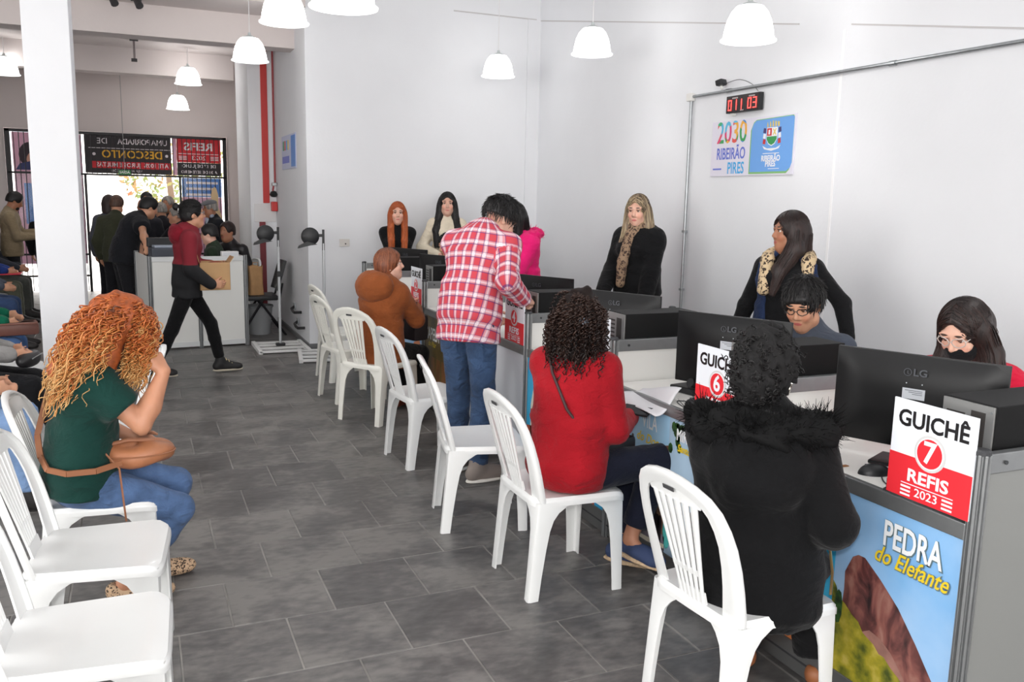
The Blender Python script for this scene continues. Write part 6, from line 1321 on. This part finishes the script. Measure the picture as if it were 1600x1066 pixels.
# ---------------- clerk with mask, seated
p = Person('seated young woman in a red coat with glasses and black face mask', (3.02, 2.38), 205, 1.62, LIGHT, hid=True, fem=True, sit=True, hp=28, hy=-14, hands=[(2.56, 2.57, .80), (2.62, 2.25, .80)], lean=4, curl=(18, 30), hpalm=[(0, 0, -1), (0, 0, -1)])
p.top('coat', fabric('crimson', (200, 26, 58)), t=.028, seed=23); p.legs('trousers', BLK); p.shoes(mat('boot_black', (28, 27, 28), .6))
p.long_hair(HDB, [([p.H((-.065, -.01, .02)), p.H((-.085, -.01, -.10)), p.hc + V3(-.12, -.02, -.24), p.hc + V3(-.14, -.02, -.34)], [.045, .05, .055, .035]), ([p.H((.065, -.01, .02)), p.H((.08, .0, -.10)), p.hc + V3(.10, .02, -.24)], [.04, .042, .035]), ([p.H((0, -.06, .0)), p.hc + V3(0, -.10, -.24)], [.09, .085])], .018, sm=HS['dark'])
p.part('face_mask', [pe(p.H((0, .034, -.045)), (.066, .070, .076), p.Hm), pc(p.H((0, .098, -.02)), p.H((0, .094, -.06)), .020, .018, .02), pcut(p.H((0, .05, -.008)), p.Hm @ V3(0, .35, 1)), pcut(p.H((0, .022, -.05)), p.Hm @ V3(0, -1, 0)), pnoise(.002, 80, 3)], .006, fabric('mask_black', (20, 20, 23))); p.glasses(mat('glasses_clear', (196, 186, 180), .25), .026, .021)
chair(3.02, 2.38, 205, 'white plastic chair of the young woman with the face mask')
# ---------------- woman in red sweater
p = Person('woman with curly brown hair in a red sweater seated at the counter', (1.70, 3.23), 42, 1.58, BROWN, fem=True, girth=1.08, sit=True, lean=6, hy=6, hp=2, hands=[(2.0, 3.40, .72), (1.99, 3.24, .70)], poles=[(-.4, -1, -1), (.25, -1, -1)], hipyaw=-32, ank=[(.20, .22, .11), (.27, .10, .20)], kpoles=[(.7, 1, .4), (.75, .8, .5)], toes=[(.9, .6, -.5), (.9, -.4, -.25)], pel=(0, -.04, .58), curl=(40, 40))
REDS = fabric('red_knit', (154, 18, 30), var=.12, bump=.3, bscale=160); p.top('sweater', REDS, t=.022, hem=.10, bust=1.0, seed=25, noise=.006, waist=(.150, .105), extra=[pe(p.w0 + p.HB @ V3(0, -.015, -.02), (.215, .175, .115), p.HB, .04)]); p.legs('trousers', NAVY, t=.018, hem=.06, seed=26)
p.shoes(mat('espadrille_blue', (44, 58, 92), .8), mat('jute_sole', (186, 160, 130), .9, var=.2, vscale=80), low=True)
nb = arc(lambda u: p.w3 + p.B2 @ V3(.075 * math.cos(2 * PI * u), .078 * math.sin(2 * PI * u) - .005, .025), 16); p.add('neck_trim', MB().tube([tuple(q) for q in nb], .007, 6), mat('trim_black', (40, 24, 28), .7))
hc = p.hc; CRL = strand_mat('hair_dark_curls', [(0, (52, 34, 28)), (.4, (58, 38, 30)), (1, (30, 21, 20))])
p.part('hair', p.cap(.014) + [pc(p.H((0, -.06, .0)), hc + V3(.015, -.10, -.14), .075, .070, .05), pc(hc + V3(.015, -.10, -.14), hc + V3(.045, -.11, -.26), .070, .035, .05)] + p.facecut(.078, .056) + [pnoise(.008, 80, 8, False)], .010, mat('hair_dark_core', (26, 17, 15), .7, spec=.2, var=.3, vscale=60))
strand_obj(p, 'hair_curls', curls(p, 640, lambda a, r: hc + V3(.02 + math.cos(a) * .095 + r.normal(0, .02), -.13 + .04 * math.sin(a) + r.normal(0, .02), -.23 + r.normal(0, .075)), 36, .008, (8, 13), 6, .085, (-.2, 1.5)), np.linspace(.0052, .0022, 36), CRL, 3)
hclip = MB()
for k in range(10): a = 2 * PI * k / 10; hclip.tube([tuple(p.H((.045, -.150, -.005))), tuple(p.H((.045 + .030 * math.cos(a), -.158, -.005 + .022 * math.sin(a))))], [.004, .002], 5)
p.add('hair_clip', hclip, mat('clip_silver', (150, 156, 168), .3, metal=.5))
st_ = [p.world(q) for q in (p.w3 + p.B2 @ V3(-.10, -.085, .0), p.w2 + p.B @ V3(-.055, -.138, .05), p.w1 + p.B @ V3(.03, -.142, .06), p.w1 + V3(.13, -.10, -.06), p.w0 + V3(.175, -.0, .06))]
bag = thing('crossbody_bag', 'small black crossbody bag of the woman in the red sweater', 'bag', (0, 0, 0))
_p1 = Vector(p.world(p.w0 + V3(.18, .12, .045)))
MB().box(-.10, .10, -.035, .035, -.06, .06, .02, rot=Matrix.Rotation(R(12), 3, 'Z'), at=_p1).build('pouch', mat('bag_black', (28, 26, 28), .4), bag, True)
MB().tube([tuple(q) for q in st_] + [tuple(_p1 + Vector((0, 0, .05)))], .0065, 6).build('strap', mat('strap_brown', (56, 30, 32), .6), bag, True)
MB().tube([tuple(_p1 + Vector((-.05, -.04, .0))), tuple(_p1 + Vector((0, -.045, -.012))), tuple(_p1 + Vector((.05, -.04, .0)))], .003, 5).build('zip', ALU, bag)
pap = MB(); pap.grid(lambda u, v: (1.99 + .13 * u + .03 * v, 3.42 - .34 * v - .08 * u * (1 - v), .72 + .10 * u + .02 * math.sin(5 * u + 3 * v) + .015 * v), 14, 12, .003); o = pap.build('white_cloth', mat('cloth_white', (222, 222, 226), .8, bump=.2, bscale=30), None, True, 180); tag(o, 'crumpled white cloth held at the counter edge by the red sweater', 'cloth')
t = thing('smartphone', 'black phone in the hand of the woman in the red sweater', 'phone', (2.0, 3.20, .735), R(30)); MB().box(-.035, .035, -.07, .07, 0, .009, .004, rot=Matrix.Rotation(R(-20), 3, 'Y')).build('body', DP, t); MB().box(-.031, .031, -.064, .064, .0092, .0098, rot=Matrix.Rotation(R(-20), 3, 'Y')).build('screen', SCR, t)
# ---------------- woman in black fur-hooded coat
p = Person('woman in a black coat with fur-trimmed hood seated at the nearest booth', (1.77, 2.10), 50, 1.58, DARK, brow=(20, 16, 15), fem=True, girth=1.22, sit=True, lean=5, hy=-6, hp=4, hands=[(2.03, 2.30, .70), (2.03, 2.02, .68)], poles=[(-.4, -1, -1), (.35, -1, -1)], hipyaw=-25, pel=(0, -.04, .56), ank=[(.0, .33, .085), (.26, .27, .085)])
ct = [pt(p.w0 + V3(0, -.02, -.16), p.w0 + V3(0, -.02, .12), (.225, .165), (.20, .145), V3(1, 0, 0), .05), pe(p.w0 + p.HB @ V3(.0, .16, -.03), (.20, .22, .10), p.HB, .05), pe(p.w2 + V3(0, -.13, .02), (.15, .055, .17), p.B, .05), pc(p.w2 + V3(-.06, -.155, -.06), p.w2 + V3(.06, -.155, -.06), .05, .05, .05)]
p.top('coat', fabric('wool_black', (8, 8, 10), var=.15, fold=.3), t=.040, hem=.12, seed=27, noise=.008, extra=ct); p.legs('trousers', BLK, t=.02, hem=.03, flare=.015); p.shoes(mat('shoe_tan', (150, 92, 56), .5), low=True)
rim = arc(lambda u: p.w3 + p.B2 @ V3(.195 * math.cos(PI * (1 + u)), -.03 - .11 * math.sin(PI * u), -.005 - .02 * math.sin(PI * u)), 18); FB = mat('fur_black', (9, 9, 10), .8, spec=.2)
p.part('hood_trim', [pc(rim[i], rim[i + 1], .052, .052, .02) for i in range(17)] + [pnoise(.012, 60, 9, False)], .012, FB); fur(p, 'fur_tufts', rim, 2600, .062, FB, .0022, 3, 1.0, (0, -.2, .3))
ah = hair_mat('hair_afro', (7, 6, 7), (18, 16, 17), .85, 120)
p.part('hair', p.cap(.030) + [pe(p.H((-.02, -.115, -.03)), (.072, .07, .082), p.Hm, .03), pe(p.H((0, -.05, .04)), (.098, .10, .09), p.Hm, .03)] + p.facecut(.078, .058) + [pe(p.H((q * .092, .014, -.03)), (.034, .04, .05), p.Hm, .012, -1) for q in (-1, 1)] + [pnoise(.010, 130, 8, False)], .0085, ah)
bun = [p.H((0, -.05, .04)) + p.Hm @ (V3(math.cos(a) * math.cos(e), math.sin(a) * math.cos(e), math.sin(e)) * V3(.09, .09, .08)) for a in np.linspace(0, 6.28, 10) for e in (-.2, .4, .9)] + [p.H((-.02, -.115, -.03)) + p.Hm @ (V3(math.cos(a) * math.cos(e), math.sin(a) * math.cos(e), math.sin(e)) * V3(.066, .062, .075)) for a in np.linspace(0, 6.28, 10) for e in (-.9, -.3, .3, .9)]
rr_ = np.random.default_rng(5); G = []
for _ in range(900):
    c = bun[rr_.integers(len(bun))] + rr_.normal(0, .014, 3); d = nrm(c - p.H((0, -.06, .01))); k = nrm(np.cross(d, rr_.normal(size=3))); tt = np.linspace(0, 1, 7)[:, None]; G.append(c - d * .01 + d * tt * .026 + .007 * (np.cos(9 * tt) * k + np.sin(9 * tt) * np.cross(d, k)))
strand_obj(p, 'hair_coils', np.array(G), [.0022] * 6 + [.001], strand_mat('hair_coil', [(0, (8, 7, 8)), (1, (22, 19, 19))]), 3)
p.add('earring', MB().tube([tuple(p.H((.084 + .004 * math.cos(a), -.002 + .021 * math.sin(a), -.058 + .021 * math.cos(a)))) for a in np.linspace(0, 5.6, 16)], .0028, 6), mat('silver', (222, 214, 200), .2, metal=.9))
zp = MB(); zp.tube([tuple(p.w0 + V3(.245, .02, .10)), tuple(p.w0 + V3(.262, .03, .0)), tuple(p.w0 + V3(.262, .03, -.08))], .005, 5); p.add('zip', zp, mat('zip_gold', (190, 160, 110), .3, metal=.8))
# ---------------- shoulder bag of the orange haired woman
p = P1
w_ = p.world(p.w0 + V3(.10, .235, .085)); bag = thing('shoulder_bag', 'tan leather shoulder bag on the lap of the orange haired woman', 'bag', (0, 0, 0)); LE = mat('tan_leather', (166, 108, 74), .45, var=.18, vscale=12, bump=.25, bscale=25); LE2 = mat('tan_strap', (150, 98, 68), .5)
m = MB(); m.grid(lambda u, v: (w_[0] + .135 * math.cos(2 * PI * u) * (math.sin(PI * v) ** .45) * (1 + .04 * math.sin(6 * PI * u)), w_[1] + .085 * math.sin(2 * PI * u) * (math.sin(PI * v) ** .45), w_[2] - .045 * math.cos(PI * v) + .008 * math.sin(5 * PI * u)), 32, 14); m.build('pouch', LE, bag, True, 180)
MB().tube([(w_[0] + .137 * math.cos(a), w_[1] + .087 * math.sin(a), w_[2] + .006) for a in np.linspace(0, 2 * PI, 32)], .0035, 5).build('seam', LE2, bag); MB().tube([(w_[0] - .12, w_[1] - .06, w_[2] + .03), (w_[0] - .07, w_[1] - .095, w_[2] - .03), (w_[0] - .06, w_[1] - .105, w_[2] - .17), (w_[0] - .055, w_[1] - .105, w_[2] - .24)], .004, 5).build('tassel', LE2, bag)
MB().tube([(w_[0] - .10, w_[1] - .02, w_[2] + .05), (w_[0] - .04, w_[1] - .03, w_[2] + .065), (w_[0] + .06, w_[1] - .01, w_[2] + .052)], .008, 6).build('flap_edge', LE2, bag)
sb = [p.world(q) for q in (p.w0 + V3(.19, .16, .075), p.w0 + V3(.228, .06, .062), p.w0 + V3(.222, -.05, .062), p.w0 + V3(.175, -.12, .075), p.w1 + V3(.09, -.165, -.09), p.w1 + V3(-.02, -.175, -.02), p.w2 + p.B @ V3(-.10, -.165, -.06), p.w2 + p.B @ V3(-.17, -.12, .10), p.w3 + p.B2 @ V3(-.15, .0, .04))]
sm = MB()
for i in range(len(sb) - 1):
    a, b = Vector(sb[i]), Vector(sb[i + 1]); d = (b - a).normalized(); n1 = d.cross(Vector((0, 1, .2))).normalized() * .011; n2 = d.cross(n1).normalized() * .004; sm.add([a - n1 - n2, a + n1 - n2, a + n1 + n2, a - n1 + n2, b - n1 - n2, b + n1 - n2, b + n1 + n2, b - n1 + n2], [(0, 1, 5, 4), (1, 2, 6, 5), (2, 3, 7, 6), (3, 0, 4, 7), (0, 3, 2, 1), (4, 5, 6, 7)])
sm.build('strap', LE2, bag)
# ================================================================ people further back
def bgp(label, loc, hd, h, topc, legc=(30, 30, 34), tone=TAN_, hair=HB, style='short', sit=False, tname='jacket', topm=None, **kw):
    p = Person(label, loc, hd, h, tone, bg=True, sit=sit, fing=False, **kw)
    p.top(tname, topm or fabric('bg_%d_%d_%d' % topc, topc), t=.024, sleeve='short' if tname == 'polo_shirt' else 'long'); p.legs('trousers', fabric('bgl_%d_%d_%d' % legc, legc)); p.shoes(mat('bg_shoe', (34, 30, 30), .6))
    if style == 'short': p.short_hair(hair, .014)
    elif style == 'bob': p.long_hair(hair, [([p.H((0, -.045, 0)), p.H((0, -.055, -.10))], [.09, .08]), ([p.H((-.06, 0, 0)), p.H((-.065, 0, -.10))], [.045, .04]), ([p.H((.06, 0, 0)), p.H((.065, 0, -.10))], [.045, .04])], .018)
    elif style == 'bald': p.part('hair', [pe(p.H((0, -.03, -.01)), (.082, .088, .05), p.Hm), pe(p.H((0, .10, 0)), (.08, .10, .09), p.Hm, .01, -1), pe(p.H((0, 0, .07)), (.09, .12, .07), p.Hm, .01, -1)], .013, hair)
    return p
p = bgp('stout man in a black polo shirt leaning on the reception desk', (-.16, 11.15), 14, 1.66, (28, 29, 34), tname='polo_shirt', lean=27, hp=22, girth=1.25, hands=[(.06, 11.05, .80), (.10, 10.42, .99)], poles=[None, (.9, -.2, -.3)])
p = bgp('person in an olive jacket with sunglasses on the head seen from behind', (-.24, 12.0), 70, 1.58, (58, 60, 46), hair=HBR, lean=4, hp=14)
p.glasses(BLP).location = (0, 0, .10)
bgp('woman with a dark bob in a grey sweater by the doorway', (-.32, 12.7), 80, 1.57, (74, 76, 84), hair=HDB, style='bob', fem=True)
p = bgp('bald man with dark glasses facing the queue', (.10, 12.45), 262, 1.54, (44, 44, 50), hair=HGREY, style='bald', tone=BROWN); p.glasses(DP)
bgp('man with short dark hair at the back of the queue', (.16, 13.6), 262, 1.62, (60, 60, 66), tone=TAN_)
bgp('grey haired man at the back right of the queue', (.44, 13.3), 240, 1.57, (50, 52, 60), hair=HGREY, tone=BROWN)
bgp('person with thinning grey hair in the queue', (.33, 12.75), 100, 1.49, (40, 38, 44), hair=HGREY, hp=15)
p = bgp('elderly woman resting her chin on her hand behind the desk', (.50, 12.0), 190, 1.44, (36, 36, 42), hair=HGREY, tone=TAN_, hands=[None, (.40, 12.02, 1.17)], poles=[None, (.6, .6, -1)], fem=True)
p = bgp('man in a grey flat cap and dark coat by the entrance', (1.0, 12.4), 196, 1.54, (32, 33, 38), tone=BROWN, hair=HGREY, lean=4, hp=8, girth=1.15)
p.part('flat_cap', [pe(p.H((0, -.005, .085)), (.092, .115, .045), p.Hm), pe(p.H((0, .09, .066)), (.07, .055, .014), p.Hm, .02), pcut(p.H((0, 0, .052)), p.Hm @ V3(0, .1, -1))], .010, fabric('cap_grey', (112, 112, 116)))
p.part('shirt_collar', [pc(p.nk + V3(-.05, .03, 0), p.nk + V3(.05, .03, 0), .035, .035, .02), pe(p.w3 + V3(0, .10, -.04), (.045, .03, .08), p.B2, .02)], .014, fabric('collar_blue', (176, 184, 200)))
p = bgp('clerk with glasses in dark green seated behind the reception desk', (.80, 10.75), 168, 1.58, (44, 58, 44), tone=LIGHT, sit=True, hp=10); p.glasses(DP)
bgp('man in a black leather jacket seated behind the reception desk', (1.05, 11.02), 226, 1.64, (34, 32, 36), tone=BROWN, hair=HDB, sit=True, lean=6, topm=mat('leather_black', (30, 28, 31), .38))
p = bgp('bearded man in a khaki jacket looking at a phone at the far left', (-1.50, 13.0), 6, 1.60, (146, 130, 104), tone=BROWN, hp=26, hands=[(-1.17, 13.07, 1.10), (-1.20, 12.93, 1.05)], girth=1.05)
p.part('beard', [pe(p.H((0, .045, -.075)), (.055, .05, .045), p.Hm), pe(p.H((0, .10, -.02)), (.045, .05, .05), p.Hm, .01, -1)], .012, HB)
t = thing('phone_rig', 'small black camera held by the man in the khaki jacket', 'camera', (-1.10, 13.0, 1.10), R(0)); MB().box(-.05, .05, -.04, .04, -.03, .05, .008).build('body', DP, t); MB().tube([(.05, 0, .01), (.12, 0, .01)], .03, 10).build('lens', DP, t); MB().tube([(-.02, 0, .05), (.05, 0, .16), (.12, 0, .13)], .008, 6).build('arm', DP, t)
bgp('person in black standing at the left gate bars', (-1.22, 14.3), 80, 1.40, (22, 22, 26), style='short', hair=HB)
# seated row at the left edge, mostly outside the picture
def sitter(label, x, y, topc, legc, **kw): return bgp(label, (x, y), 0, 1.66, topc, legc, sit=True, **kw)
a = sitter('person in light blue jeans seated nearest at the left edge', -.97, 5.02, (90, 92, 98), (122, 150, 190), hands=[(-.72, 5.1, .66), (-.72, 4.95, .66)])
a = sitter('person in black trousers and grey sleeves holding a black purse', -1.0, 5.96, (150, 148, 146), (26, 26, 29), hands=[(-.74, 6.0, .68), (-.72, 5.85, .67)], lean=6)
t = thing('black_purse', 'black purse held on the black trousers at the left edge', 'bag', (-.64, 5.93, .585), R(80)); m = MB(); m.grid(lambda u, v: (.14 * math.cos(2 * PI * u) * math.sin(PI * v) ** .5, .06 * math.sin(2 * PI * u) * math.sin(PI * v) ** .5, .045 - .045 * math.cos(PI * v)), 20, 10); m.build('pouch', mat('bag_black', (28, 26, 28), .4), t, True, 180); MB().tube([(-.1, -.05, .06), (0, -.065, .07), (.1, -.05, .06)], .004, 5).build('zip', ALU, t)
a = sitter('person in a green sweater and jeans with a brown bag at the left edge', -1.27, 7.55, (14, 100, 74), (70, 100, 146), hands=[(-.96, 7.7, .68), (-.94, 7.42, .66)], lean=8, tname='sweater')
t = thing('brown_handbag', 'brown leather handbag beside the green sweater', 'bag', (-.88, 7.45, .555), R(10)); MB().box(-.16, .16, -.07, .07, 0, .10, .03).build('body', mat('bag_brown', (104, 64, 54), .45), t, True); MB().box(-.15, .15, -.075, .075, .085, .10, .006).build('flap', mat('bag_brown2', (120, 76, 64), .45), t)
a = sitter('person in dark blue jeans seated at the left edge', -1.60, 10.3, (80, 84, 96), (52, 70, 104), hands=[(-1.3, 10.4, .66), (-1.3, 10.2, .66)])
a = sitter('person in olive trousers and a blue sleeve seated far left', -1.76, 12.0, (40, 62, 130), (96, 98, 84), hands=[(-1.46, 12.1, .68), (-1.46, 11.9, .68)])
o = MB().box(-1.52, -1.30, 11.85, 12.1, .635, .65, .004).build('red_folder', mat('folder_red', (206, 40, 62), .5)); tag(o, 'red folder on the olive trousers at the far left', 'folder')
a = sitter('person in grey trousers and black shoes seated far left', -1.73, 12.75, (60, 62, 70), (84, 86, 82), hands=[(-1.42, 12.85, .66), (-1.42, 12.65, .66)])
